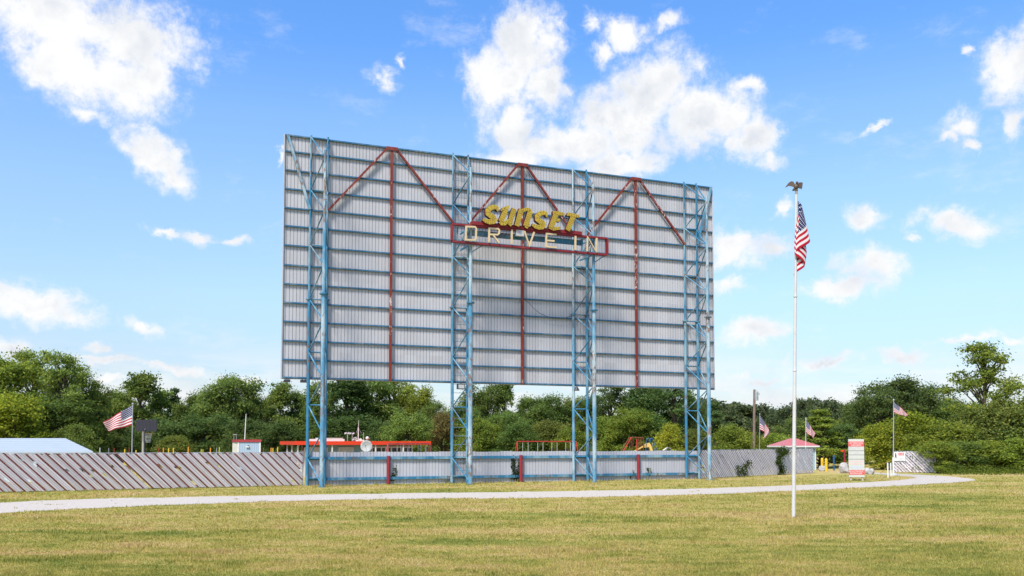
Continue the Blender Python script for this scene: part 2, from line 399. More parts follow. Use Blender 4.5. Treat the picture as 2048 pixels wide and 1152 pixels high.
# red uprights and their struts in the three middle bays, blue struts at the two ends
reds = [scr(782, 500)[0], scr(1044.5, 500)[0], scr(1272, 560)[0]]
for i, s in enumerate(reds):
    b = MB(); b.bar(S(s, 0.02, z_bot + 0.02), S(s, 0.02, z_top - 0.08), 0.165, 0.165, UX); b.build('upright', RED, screen)
    for (sgn, tw) in ((-1, tow[i] + 0.62), (1, tow[i + 1] - 0.58)):
        zz = gz[4] + 0.05
        MB().bar(S(s + sgn * 0.28, 0.03, z_top - 0.1), S(tw + sgn * -0.0, 0.03, zz), 0.14, 0.14, NX).build('diagonal_strut', RED, screen)
    MB().box(S(s - 0.42, 0.14, z_top - 0.30), UX * 0.84, NX * 0.03, ZX * 0.24).build('gusset', RED, screen)
MB().bar(S(s_left + 0.15, 0.02, z_top - 0.05), S(tow[0] - 0.62, 0.02, gz[4]), 0.17, 0.17, NX).build('end_strut', BLUE_PALE, screen)
MB().bar(S(s_right - 0.15, 0.02, z_top - 0.05), S(tow[3] + 0.6, 0.02, gz[4] + 0.15), 0.17, 0.17, NX).build('end_strut', BLUE_PALE, screen)
# dark boxes fixed below the corner, floodlights hung below the lower edge
for px0, px1, nm in ((569, 581, 'dark box hanging at the very corner of the screen underside'), (602, 616, 'dark box under the screen edge beside the first blue tower')):
    s0, s1 = scr(px0, 760)[0], scr(px1, 760)[0]; zb = z_bot
    t_ = thing('speaker_box', nm, 'box', S((s0 + s1) / 2, -0.2, zb - 0.22))
    MB().box(S(s0, -0.42, zb - 0.21), UX * (s1 - s0), NX * 0.4, ZX * 0.17).build('cabinet', DARK, t_)
    MB().box(S(s0 + .1, -0.3, zb - 0.04), UX * 0.06, NX * 0.1, ZX * 0.038).box(S(s1 - .16, -0.3, zb - 0.04), UX * 0.06, NX * 0.1, ZX * 0.038).build('bracket', GALV, t_)
for px, py, lb in ((921, 773, 'square floodlight with pale glass hung beside the second blue tower'), (1152, 777, 'small dark bell shaped floodlight hung beside the third blue tower')):
    s0 = scr(px, py)[0]; z0 = scr(px, py)[1]
    t_ = thing('floodlight', lb, 'floodlight', S(s0, 0.1, z0 - 0.2))
    MB().tube(S(s0, 0.1, z_bot), S(s0, 0.1, z0 + 0.12), 0.03).build('hanger', DARK, t_)
    if px < 1000:
        MB().box(S(s0 - 0.28, -0.05, z0 - 0.2), UX * 0.56, NX * 0.26, ZX * 0.38).build('housing', DARK, t_)
        MB().box(S(s0 - 0.22, 0.212, z0 - 0.15), UX * 0.44, NX * 0.01, ZX * 0.27).build('glass', GREY_BOX, t_)
    else:
        MB().tube(S(s0, 0.1, z0 + 0.12), S(s0, 0.1, z0 - 0.1), 0.09, 0.2, 12).build('housing', DARK, t_)
        MB().tube(S(s0, 0.1, z0 - 0.103), S(s0, 0.1, z0 - 0.17), 0.21, 0.23, 12).build('rim', DARK, t_)
# ================================================================== FENCE BELOW THE SCREEN
fence = thing('metal_fence', 'grey ribbed metal fence with blue rails under the movie screen', 'fence', S(10, -0.3, 0))
zft = 0.5 * (scr(700, 905)[1] + scr(1300, 901)[1]); fs0, fs1 = scr(613, 930)[0] - 0.05, tow[3] + 0.62
rnd = random.Random(5)
b = MB(); s = fs0; n_b = 0
prof = []
while s < fs1 - 0.05:                           # each sheet stands a little higher or lower than the next
    e = min(s + 0.94, fs1); dz = rnd.uniform(-0.022, 0.022); dd = rnd.uniform(-0.008, 0.008)
    q = ribbed(s + 0.004, e - 0.004, -0.05, zft + dz, PD + dd, pitch=0.234, gw=0.036, gd=0.035); b.add(q.v, q.f); s = e
b.build('sheeting', SKIRT, fence)
for z, hh in ((zft - 0.42, 0.2), (0.43, 0.19)):
    MB().box(S(fs0, PD + 0.02, z - hh / 2), UX * (fs1 - fs0), NX * 0.13, ZX * hh).build('rail', BLUE, fence)
for s, px in zip(reds, (777, 1042, 1277)):
    s = scr(px, 940)[0]; MB().tube(S(s, 0.0, -0.1), S(s, 0.0, zft - 0.27), 0.125, 0.125, 12).build('post', RED_POST, fence)
# ================================================================== SIGN ON THE SCREEN
SGD = TD + 0.42
sign = thing('marquee_sign', 'red framed sign with yellow bulb lettering above cream lettering on the screen', 'sign', S(scr(1060, 480, SGD)[0], SGD, scr(1060, 480, SGD)[1]))
def pl(zx, zy, ox, oy, k, d=SGD):                # enlarged-photo pixel -> point on the sign plane
    a, z = scr(ox + zx / k, oy + zy / k, d); return a, z
def A(zx, zy): return pl(zx, zy, 890, 390, 5.851)
def B(zx, zy): return pl(zx, zy, 940, 395, 8.533)
tl, tr_, brr, bll = A(88, 330), A(1905, 512), A(1905, 697), A(88, 540)
zt_, zb_ = (tl[1] + tr_[1]) / 2, (bll[1] + brr[1]) / 2; sl_, sr_ = tl[0], tr_[0]
fr_ = MB(); bw, bdp = 0.13, 0.3
for z in (zt_, zb_): fr_.box(S(sl_, SGD - bdp, z - bw / 2), UX * (sr_ - sl_), NX * bdp, ZX * bw)
for a in (sl_, sr_): fr_.box(S(a - bw / 2, SGD - bdp + 0.003, zb_ + bw / 2), UX * bw, NX * (bdp - 0.006), ZX * (zt_ - zb_ - bw))
fr_.build('frame', RED_FRAME, sign)
bs0, bs1 = A(310, 360)[0], A(1600, 460)[0]
MB().box(S(bs0, SGD - 0.36, zt_ + bw / 2 + 0.003), UX * (bs1 - bs0), NX * 0.42, ZX * 0.24).build('letter_beam', RED_FRAME, sign)
hb0, hb1 = A(260, 400)[0], A(1650, 520)[0]
MB().box(S(hb0, SGD - 0.75, zt_ - 0.55), UX * (hb1 - hb0), NX * 0.25, ZX * 0.36).build('header_beam', BLUE, sign)
for s in (tow[1], tow[2]):
    br_ = MB()
    for z in (zt_ + 0.0, zb_ + 0.02): br_.box(S(s - 0.05, 0.0, z - 0.05), UX * 0.1, NX * (SGD - bdp - 0.003), ZX * 0.1)
    br_.bar(S(s - 0.9, SGD - 0.33, zb_ - 0.0), S(s - 0.1, TD, zb_ + 1.0), 0.07, 0.07); br_.bar(S(s + 0.9, SGD - 0.33, zb_ - 0.0), S(s + 0.1, TD, zb_ - 0.55), 0.07, 0.07)
    MB().box(S(s - 1.05, SGD - 0.395, zb_ + 0.07), UX * 0.09, NX * 0.09, ZX * (zt_ - zb_ - 0.2)).build('hanger', BLUE, sign)
    br_.build('bracket', BLUE, sign)
c0 = A(880, 430); MB().box(S(c0[0] - 0.3, SGD - 0.28, c0[1] - 0.3), UX * 0.6, NX * 0.29, ZX * 0.42).build('junction_box', GREY_BOX, sign)
def ribbon(pts, hw, close=False):                # outline of a stroke with mitred corners; hw one width or one per point
    P = [Vector((a, z, 0)) for a, z in pts]; n = len(P); L, Rr = [], []
    for i in range(n):
        if close: p, q = P[i - 1], P[(i + 1) % n]
        else: p, q = P[max(i - 1, 0)], P[min(i + 1, n - 1)]
        d1 = (P[i] - p).normalized() if (P[i] - p).length > 1e-6 else (q - P[i]).normalized()
        d2 = (q - P[i]).normalized() if (q - P[i]).length > 1e-6 else d1
        m = (d1 + d2).normalized(); nn = Vector((-m.y, m.x, 0)); w = hw[i] if hasattr(hw, '__len__') else hw
        w = w / max(0.55, nn.dot(Vector((-d1.y, d1.x, 0))))
        L.append(P[i] + nn * w); Rr.append(P[i] - nn * w)
    return L, Rr
def stroke(b, pts, hw, d0, d1, close=False, mf=0, ms=1):
    L, Rr = ribbon(pts, hw, close); n = len(L); k = len(b.v)
    for d in (d1, d0):
        b.v += [S(p.x, d, p.y) for p in L] + [S(p.x, d, p.y) for p in Rr]
    rng = range(n if close else n - 1)
    for i in rng:
        j = (i + 1) % n
        l0, l1, r0, r1 = k + i, k + j, k + n + i, k + n + j; o = 2 * n
        b.f += [[r0, r1, l1, l0], [l0 + o, l1 + o, r1 + o, r0 + o], [l0, l1, l1 + o, l0 + o], [r1, r0, r0 + o, r1 + o]]; b.m += [mf, mf, ms, ms]
    if not close:
        for i in (0, n - 1): b.f.append([k + i, k + n + i, k + 3 * n + i, k + 2 * n + i] if i == 0 else [k + n + i, k + i, k + 2 * n + i, k + 3 * n + i]); b.m.append(ms)
thin = {'D': [([(246, 372), (346, 376), (362, 395), (360, 510), (342, 530), (238, 526)], True)],
        'R': [([(512, 556), (514, 392), (618, 398), (632, 415), (630, 450), (612, 467), (522, 463)], False), ([(560, 470), (628, 562)], False)],
        'I': [([(780, 408), (777, 578)], False)], 'V': [([(926, 424), (984, 598), (1040, 436)], False)],
        'E': [([(1298, 464), (1182, 455), (1180, 606), (1300, 617)], False), ([(1188, 533), (1276, 541)], False)],
        'I2': [([(1524, 482), (1521, 646)], False)], 'N': [([(1660, 660), (1666, 496), (1762, 664), (1772, 506)], False)]}
for k, sts in thin.items():
    b = MB()
    for i, (pts, cl) in enumerate(sts): stroke(b, [A(*p) for p in pts], 0.057, SGD - 0.02, SGD + 0.10 - 0.004 * i, cl, 0, 0)
    o = b.build('block_letter', CREAM, sign)
def shift(pts, dx, dy, sc=1.0, o=(320, 300)): return [((x - o[0]) * sc + o[0] + dx, (y - o[1]) * sc + o[1] + dy) for x, y in pts]
S1 = [(452, 252), (448, 200), (415, 178), (370, 178), (320, 198), (284, 240), (290, 290), (335, 325), (385, 362), (396, 395), (372, 425), (310, 430), (245, 412), (200, 385)]
SW = [.05, .13, .17, .18, .19, .20, .215, .22, .22, .20, .19, .19, .16, .10]
fat = {'S': [(S1, SW)],
       'u': [([(512, 245), (545, 205), (600, 195), (560, 300), (505, 425)], [.04, .10, .21, .21, .21]), ([(490, 420), (520, 452), (570, 455), (640, 405)], [.15, .17, .16, .12]),
             ([(738, 205), (690, 340), (655, 455)], [.20, .20, .19]), ([(640, 450), (672, 476), (712, 440)], [.10, .12, .03])],
       'n': [([(856, 212), (815, 360), (775, 500)], [.20, .20, .19]), ([(835, 300), (880, 235), (940, 215), (1005, 225)], [.06, .13, .14, .13]),
             ([(985, 215), (1005, 265), (965, 390), (925, 505)], [.12, .21, .21, .20]), ([(915, 500), (950, 516), (1000, 462)], [.10, .12, .03])],
       'S2': [(shift(S1, 838, 95, 0.97), SW)],
       'E': [([(1448, 285), (1400, 420), (1352, 535)], [.22, .22, .20]), ([(1390, 268), (1480, 285), (1588, 300)], [.12, .15, .12]),
             ([(1420, 392), (1515, 405)], [.12, .11]), ([(1325, 515), (1400, 545), (1498, 535), (1508, 515)], [.12, .15, .12, .05])],
       'T': [([(1628, 318), (1660, 298), (1740, 318), (1838, 335)], [.05, .14, .15, .11]), ([(1738, 330), (1690, 460), (1640, 575)], [.21, .21, .20])]}
for k, sts in fat.items():
    b = MB()
    for i, (pts, hw) in enumerate(sts):
        P = [B(*p) for p in pts]; hw = [w_ * 0.90 for w_ in hw]; d1 = SGD + 0.27 - 0.005 * i
        stroke(b, P, hw, SGD - 0.06 + 0.003 * i, d1, False, 0, 1)
        # bulbs in rows along the stroke
        for j in range(len(P) - 1):
            a, c = Vector(P[j]), Vector(P[j + 1]); ln = (c - a).length; nst = max(1, int(ln / 0.125))
            for q in range(nst):
                f = (q + 0.5) / nst; p = a.lerp(c, f); w = hw[j] * (1 - f) + hw[j + 1] * f; dr = (c - a).normalized(); nn = Vector((-dr.y, dr.x))
                nr = max(1, int(2 * w / 0.115))
                for r_ in range(nr):
                    e = p + nn * ((r_ + 0.5) / nr * 2 - 1) * w * 0.94
                    b.tube(S(e.x, d1 - 0.001, e.y), S(e.x, d1 + 0.03, e.y), 0.030, 0.018, 5, 2)
    b.build('bulb_letter', [YELLOW, MAROON, BULB], sign)
# ================================================================== GROUND, ROAD, GRASS
def gcolor(t, p):
    """lawn colour from where it grows: green and straw-dry patches"""
    q = V_(t, 'MULTIPLY', p, (1.0, 1.0, 0.0))
    qs = V_(t, 'MULTIPLY', p, (0.45, 1.0, 0.0))
    big = noise(t, qs, 0.16, 4, 0.6); mid = noise(t, qs, 0.75, 5, 0.65); sm = noise(t, q, 5.0, 4, 0.6)
    md2 = noise(t, qs, 1.9, 5, 0.68)
    v = M_(t, 'ADD', M_(t, 'MULTIPLY', big, 0.36), M_(t, 'ADD', M_(t, 'MULTIPLY', mid, 0.30), M_(t, 'ADD', M_(t, 'MULTIPLY', sm, 0.14), M_(t, 'MULTIPLY', md2, 0.20))))
    c = ramp(t, v, [(0.38, (0.135, 0.175, 0.038)), (0.445, (0.245, 0.245, 0.062)), (0.485, (0.335, 0.30, 0.088)), (0.53, (0.42, 0.335, 0.132)), (0.61, (0.45, 0.325, 0.18))])
    weed = sstep(t, noise(t, q, 0.8, 7, 0.74), 0.565, 0.66)
    c = mixc(t, M_(t, 'MULTIPLY', weed, 0.55), c, (0.11, 0.16, 0.03))
    return c
m, t = new_mat('lawn_soil'); p = pos(t); c = gcolor(t, p)
c = V_(t, 'MULTIPLY', c, (0.98, 0.94, 0.90)); fine = noise(t, p, 22, 6, 0.7)
c = mixc(t, M_(t, 'MULTIPLY', sstep(t, fine, 0.45, 0.75), 0.4), c, (0.12, 0.13, 0.04))
finish(t, c, 0.95, 0.05, bump=fine, bstr=0.8, bdist=0.05); SOIL = m
b = MB(); b.add([(-900, -300, 0), (900, -300, 0), (900, 1500, 0), (-900, 1500, 0)], [[0, 1, 2, 3]])
tag(b.build('ground', SOIL), kind='structure')
# gravel drive: edges surveyed from the photograph
lo = [(-300, 1052), (0, 1027), (180, 1017), (400, 1008), (620, 1001), (820, 998), (1024, 996.5), (1240, 993), (1420, 988.5), (1600, 981), (1760, 973.5), (1870, 967.5), (1935, 963)]
hi = [(-300, 1020), (0, 1005.5), (180, 998), (400, 993.5), (620, 989.5), (820, 986.5), (1024, 984), (1240, 980.5), (1420, 976.5), (1590, 970.5), (1720, 965), (1790, 961), (1822, 957.5)]
lo2 = [(1950, 959.5), (1925, 955.5), (1880, 951.5), (1830, 949.3), (1780, 947), (1735, 944.5), (1690, 943)]
hi2 = [(1830, 955.5), (1822, 953.5), (1800, 952), (1775, 950), (1750, 948.2), (1715, 946.5), (1670, 945)]
E0 = [gnd(*p) for p in lo + lo2]; E1 = [gnd(*p) for p in hi + hi2]
def dens(P, n):
    P = [Vector(p) for p in P]; out = []
    for i in range(len(P) - 1):
        p0, p1, p2, p3 = P[max(i - 1, 0)], P[i], P[i + 1], P[min(i + 2, len(P) - 1)]
        for j in range(n):
            f = j / n; out.append(0.5 * (2 * p1 + (p2 - p0) * f + (2 * p0 - 5 * p1 + 4 * p2 - p3) * f * f + (3 * p1 - p0 - 3 * p2 + p3) * f ** 3))
    return out + [P[-1]]
E0 = dens(E0, 30); E1 = dens(E1, 30)
rnd = random.Random(3)
def jit(E, k):
    ph = [(rnd.uniform(.5, 6), rnd.uniform(0, 6.28), rnd.uniform(.02, .07)) for _ in range(9)]; out = []; a = 0
    for i, p in enumerate(E):
        if i: a += (p - E[i - 1]).length
        out.append(p + Vector((0, k * (sum(w * math.sin(f * a + h) for f, h, w in ph) + rnd.uniform(-.11, .11)), 0)))
    return out
E0, E1 = jit(E0, 1), jit(E1, 1)
m, t = new_mat('pale_gravel'); p = pos(t)
n1 = noise(t, p, 9, 6, 0.75); n2 = noise(t, V_(t, 'MULTIPLY', p, (0.5, 1, 1)), 0.8, 4, 0.6)
c = ramp(t, n1, [(0.30, (0.24, 0.205, 0.17)), (0.5, (0.42, 0.37, 0.32)), (0.70, (0.54, 0.49, 0.44))])
c = mixc(t, M_(t, 'MULTIPLY', sstep(t, n2, 0.5, 0.75), 0.35), c, (0.33, 0.285, 0.235))
finish(t, c, 0.95, 0.1, bump=n1, bstr=0.5, bdist=0.02); GRAVEL = m
b = MB(); NW = 6; vs = []
for a, c_ in zip(E0, E1):
    for j in range(NW + 1): q = a.lerp(c_, j / NW); vs.append((q.x, q.y, 0.006))
b.add(vs, [[i * (NW + 1) + j, (i + 1) * (NW + 1) + j, (i + 1) * (NW + 1) + j + 1, i * (NW + 1) + j + 1] for i in range(len(E0) - 1) for j in range(NW)])
tag(b.build('gravel_road', GRAVEL), kind='structure')
# --- blades
rng = np.random.default_rng(7)
def vnoise(x, y, s, seed):                       # value noise on the lawn, for height and density
    g = np.random.default_rng(seed).random((256, 256)); x = x * s + 1000; y = y * s + 1000
    xi, yi = np.floor(x).astype(int), np.floor(y).astype(int); fx, fy = x - xi, y - yi; fx, fy = fx * fx * (3 - 2 * fx), fy * fy * (3 - 2 * fy)
    q = lambda a, b_: g[a % 256, b_ % 256]
    return (q(xi, yi) * (1 - fx) + q(xi + 1, yi) * fx) * (1 - fy) + (q(xi, yi + 1) * (1 - fx) + q(xi + 1, yi + 1) * fx) * fy
NB = 520000
u = rng.random(NB); Y = 1 / (1 / 17.5 + u * (1 / 78 - 1 / 17.5)); X = (rng.random(NB) * 2 - 1) * (0.62 * Y + 2.0)
# keep off the drive
ex0 = np.array([(p.x, p.y) for p in E0]); ex1 = np.array([(p.x, p.y) for p in E1])
def inside(X, Y, poly):
    r = np.zeros(len(X), bool); n = len(poly)
    for i in range(n):
        x0, y0 = poly[i]; x1, y1 = poly[(i + 1) % n]
        if y0 == y1: continue
        c = ((y0 > Y) != (y1 > Y)) & (X < (x1 - x0) * (Y - y0) / (y1 - y0) + x0); r ^= c
    return r
road = inside(X + rng.normal(size=NB) * .12, Y + rng.normal(size=NB) * .16 + .35 * (vnoise(X, Y, 1.1, 21) - .5), np.concatenate([ex0, ex1[::-1]]))
edge = vnoise(X, Y, 1.7, 11) > 0.93
# keep behind nothing: lawn ends at the fences
sv = (X - O1.x) * UX.x + (Y - O1.y) * UX.y; dv = (X - O1.x) * NX.x + (Y - O1.y) * NX.y
keep = (~road | edge) & ((dv > -0.4) | (sv > 31))
X, Y, dv, sv = X[keep], Y[keep], dv[keep], sv[keep]; n = len(X)
tall = np.where((dv < 0.35) & (sv < 31), 2.6, 1.0)
for s_ in tow:
    for d_ in (0.0, TD): tall = np.where((sv - s_) ** 2 + (dv - d_) ** 2 < 0.6, np.maximum(tall, 2.8), tall)
for gp in (gnd(1587, 1035), gnd(1712, 961)): tall = np.where((X - gp.x) ** 2 + (Y - gp.y) ** 2 < 0.35, 2.6, tall)
pat = vnoise(X, Y, 0.9, 3) * 0.6 + vnoise(X, Y, 3.1, 4) * 0.4
hgt = (0.018 + 0.045 * pat ** 1.5 + 0.016 * rng.random(n)) * np.clip((Y / 20) ** 0.35, 1, 1.6) * tall
wd = (0.006 + 0.006 * rng.random(n)) * np.clip(Y / 20, 1, 3.2) ** 0.8
th = rng.random(n) * 2 * np.pi; ln = 0.75 * hgt * rng.random(n); la = rng.random(n) * 2 * np.pi
# weed clumps stand above the mown blades
cw = (vnoise(X, Y, 0.75, 31) * .6 + vnoise(X, Y, 2.3, 32) * .4 > .66) & (rng.random(n) < .5)
hgt = np.where(cw, hgt * 1.4 + .012, hgt); wd = np.where(cw, wd * 1.7, wd)
co = np.empty((n, 3, 3), np.float32)
co[:, 0] = np.stack([X - wd * np.cos(th), Y - wd * np.sin(th), np.zeros(n)], 1)
co[:, 1] = np.stack([X + wd * np.cos(th), Y + wd * np.sin(th), np.zeros(n)], 1)
co[:, 2] = np.stack([X + ln * np.cos(la), Y + ln * np.sin(la), hgt], 1)
def tri_mesh(name, co, mat, k):
    n = len(co); me = bpy.data.meshes.new(name)
    me.vertices.add(n * k); me.vertices.foreach_set('co', co.reshape(-1))
    me.loops.add(n * k); me.loops.foreach_set('vertex_index', np.arange(n * k, dtype=np.int32))
    me.polygons.add(n); me.polygons.foreach_set('loop_start', np.arange(n, dtype=np.int32) * k)
    me.update(calc_edges=True); me.materials.append(mat); return me
def leafy(name, colfn, trans=0.35, rough=0.7):
    m, t = new_mat(name); c = colfn(t)
    d = N(t, 'ShaderNodeBsdfDiffuse', {'Color': c}); g = N(t, 'ShaderNodeBsdfTranslucent', {'Color': V_(t, 'MULTIPLY', c, (1.25, 1.2, 0.6))})
    a = N(t, 'ShaderNodeMixShader', {0: trans, 1: d, 2: g}); N(t, 'ShaderNodeOutputMaterial', {0: a}, None); return m
def blade_col(t):
    c = gcolor(t, pos(t)); r = N(t, 'ShaderNodeNewGeometry', out='Random Per Island')
    k = M_(t, 'ADD', M_(t, 'MULTIPLY', r, 0.8), 0.70); c = V_(t, 'MULTIPLY', c, N(t, 'ShaderNodeCombineXYZ', {0: k, 1: k, 2: k}))
    return mixc(t, M_(t, 'MULTIPLY', sstep(t, r, 0.8, 0.95), 0.4), c, (0.36, 0.29, 0.14))
GRASS = leafy('grass_blades', blade_col, 0.5)
o = bpy.data.objects.new('lawn_grass', tri_mesh('lawn_grass', co, GRASS, 3)); COL.objects.link(o)
tag(o, 'short patchy green and straw coloured mown grass', 'grass', kind='stuff')
# ================================================================== TREES
def fol_col(t):
    r = N(t, 'ShaderNodeNewGeometry', out='Random Per Island'); oi = N(t, 'ShaderNodeObjectInfo', None, None)
    p = pos(t); n = noise(t, p, 0.38, 4, 0.6); v = M_(t, 'ADD', M_(t, 'MULTIPLY', r, 0.55), M_(t, 'MULTIPLY', n, 0.55))
    c = ramp(t, v, [(0.15, (0.36, 0.48, 0.42)), (0.5, (0.85, 0.95, 0.80)), (0.80, (1.55, 1.42, 1.0)), (0.95, (2.0, 1.65, 1.1))])
    return mixc(t, 1.0, c, oi.outputs['Color'], 'MULTIPLY')
LEAF = leafy('foliage', fol_col, 0.45)
m, t = new_mat('bark'); p = pos(t); finish(t, ramp(t, noise(t, V_(t, 'MULTIPLY', p, (6, 6, 1.0)), 1.5, 5), [(0.3, (0.04, 0.032, 0.025)), (0.7, (0.14, 0.115, 0.09))]), 0.9, 0.1); BARK = m
def crown(seed, kind, n_lump, n_leaf, size, gap=0.0):
    """leaf cards of a tree 10 m tall and 8 m wide (5 x 5 for shrubs), and the limbs that carry them"""
    g = np.random.default_rng(seed); cs, rs = [], []
    while len(cs) < n_lump:
        a, r = g.random() * 2 * np.pi, np.sqrt(g.random()); h = g.random()
        if kind == 'round': z = 1.2 + 8.0 * h; R_ = 3.3 * np.sqrt(max(0.02, 1 - ((z - 5.0) / 5.0) ** 2)) * (0.8 + .4 * g.random())
        elif kind == 'open': z = 2.2 + 7.4 * h; R_ = 3.6 * (np.sqrt(max(.05, 1 - ((z - 5.2) / 4.9) ** 2))) * (0.6 + .6 * g.random())
        elif kind == 'tall': z = 0.8 + 9.0 * h; R_ = 3.5 * max(.12, 1 - abs(h - .40) * 1.25) * (0.75 + .45 * g.random())
        elif kind == 'column': z = 0.7 + 8.9 * h; R_ = 2.6 * (1 - abs(h - .4) * .9) * (0.7 + .4 * g.random())
        elif kind == 'cone': z = 0.7 + 9.2 * h; R_ = 3.4 * (1 - h) ** .8 * (0.75 + .5 * g.random()) + .1
        else: z = 0.5 + 7.6 * h; R_ = 3.6 * np.sqrt(max(.05, 1 - h ** 2)) * (0.75 + .4 * g.random())
        r = 0.25 + 0.75 * r if kind != 'cone' else .5 + .5 * r
        R_ *= .82 + .26 * np.sin(2 * a + seed) + .18 * np.sin(5 * a + 2 * seed + z * .7)
        cs.append((R_ * r * np.cos(a), R_ * r * np.sin(a), z)); rs.append((1.05 if kind in ('round', 'bush') else .95 if kind == 'open' else .85 if kind == 'tall' else .8 if kind == 'column' else .7) * (0.35 + 1.0 * g.random()))
    cs, rs = np.array(cs), np.array(rs)
    w = rs ** 2; idx = g.choice(n_lump, n_leaf, p=w / w.sum())
    d = g.normal(size=(n_leaf, 3)); d /= np.linalg.norm(d, axis=1)[:, None]; d[:, 2] = np.abs(d[:, 2]) * np.where(g.random(n_leaf) < .72, 1, -1)
    rad = g.random(n_leaf) ** 0.5 * (1 + 0.30 * g.normal(size=n_leaf))
    flat = np.array([1, 1, .95 if kind == 'bush' else .8 if kind != 'cone' else .45]) if kind not in ('open', 'tall') else np.array([1.15, 1.15, .52])
    c = cs[idx] + d * flat * (rs[idx] * rad)[:, None]
    c = c[c[:, 2] > 0.05]; n = len(c); d = d[:n]
    nr = d * 0.8 + g.normal(size=(n, 3)) * 0.85 + np.array([0, -.0, .25]); nr /= np.linalg.norm(nr, axis=1)[:, None]
    up = g.normal(size=(n, 3)); tx = np.cross(nr, up); tx /= np.linalg.norm(tx, axis=1)[:, None]; ty = np.cross(nr, tx)
    s = size * (0.6 + 0.8 * g.random(n))[:, None]
    co = np.stack([c - tx * s, c + ty * s * .55, c + tx * s, c - ty * s * .55], 1).astype(np.float32)
    b = MB(); b.tube((0, 0, -0.3), (0, 0, 2.2), 0.28, 0.2, 8); b.tube((0, 0, 2.2), (0.1, 0.05, 7.0 if kind != 'bush' else 4), 0.2, 0.06, 7)
    for q in range(0, n_lump, 2 if kind not in ('open', 'tall') else 1):
        e = Vector(cs[q]); z0 = max(0.6, e.z - 1.2 - 0.5 * math.hypot(e.x, e.y)); mid = Vector((e.x * .5, e.y * .5, (z0 + e.z) / 2 + .15))
        b.tube((0, 0, z0), mid, 0.10, 0.06, 6).tube(mid, e, 0.06, 0.02, 5)
    return co, b
PRO = {}
def proto(key, *a):
    co, b = crown(*a); me = tri_mesh(key + '_crown', co, LEAF, 4)
    tm = bpy.data.meshes.new(key + '_trunk'); tm.from_pydata([tuple(v) for v in b.v], [], b.f); tm.materials.append(BARK)
    PRO[key] = (me, tm, co, 2 * float(np.percentile(np.abs(co[..., :2]), 96)), float(np.percentile(co[..., 2], 99.6)))
proto('round_a', 1, 'round', 85, 27000, 0.115); proto('round_b', 2, 'round', 100, 27000, 0.115); proto('round_c', 3, 'round', 70, 23000, 0.115)
proto('open_a', 4, 'open', 62, 13000, 0.095); proto('open_b', 14, 'open', 60, 16000, 0.105)
proto('tall_a', 24, 'tall', 90, 20000, 0.095); proto('column_a', 5, 'column', 80, 16000, 0.13); proto('cone_a', 6, 'cone', 90, 14000, 0.13)
proto('bush_a', 7, 'bush', 80, 22000, 0.12); proto('bush_b', 8, 'bush', 95, 22000, 0.115); proto('bush_c', 9, 'bush', 60, 14000, 0.13)
WOODMIX = ['round_a', 'round_b', 'round_c', 'column_a', 'bush_a']
GREENS = {'mid': (0.135, 0.185, 0.064), 'dark': (0.092, 0.132, 0.056), 'yellow': (0.27, 0.285, 0.050), 'light': (0.20, 0.255, 0.082), 'olive': (0.165, 0.19, 0.062), 'blue': (0.066, 0.102, 0.060), 'tan': (0.23, 0.17, 0.085), 'warm': (0.20, 0.245, 0.058)}
trnd = random.Random(21)
def plant(px, top, wpx, Y, key, tint, name, label, cat='tree', group=None):
    tp = at(px, top, Y); H = tp.z; wid = wpx * Y / F
    o = thing(name, label, cat, (tp.x, Y, 0), group)
    o.scale = (wid / PRO[key][3] * 1.16, wid / PRO[key][3] * 1.16, H / PRO[key][4]); o.rotation_euler.z = trnd.uniform(0, 6.28)
    me, tm = PRO[key][:2]
    for nm, d in (('crown', me), ('trunk', tm)):
        c = bpy.data.objects.new(nm, d); COL.objects.link(c); c.parent = o
        if nm == 'crown':
            f = trnd.uniform(0.85, 1.15); g = GREENS[tint]; c.color = (g[0] * f * trnd.uniform(.92, 1.08), g[1] * f, g[2] * f, 1)
    return o
T_ = 'broadleaf_tree'; B_ = 'bush'
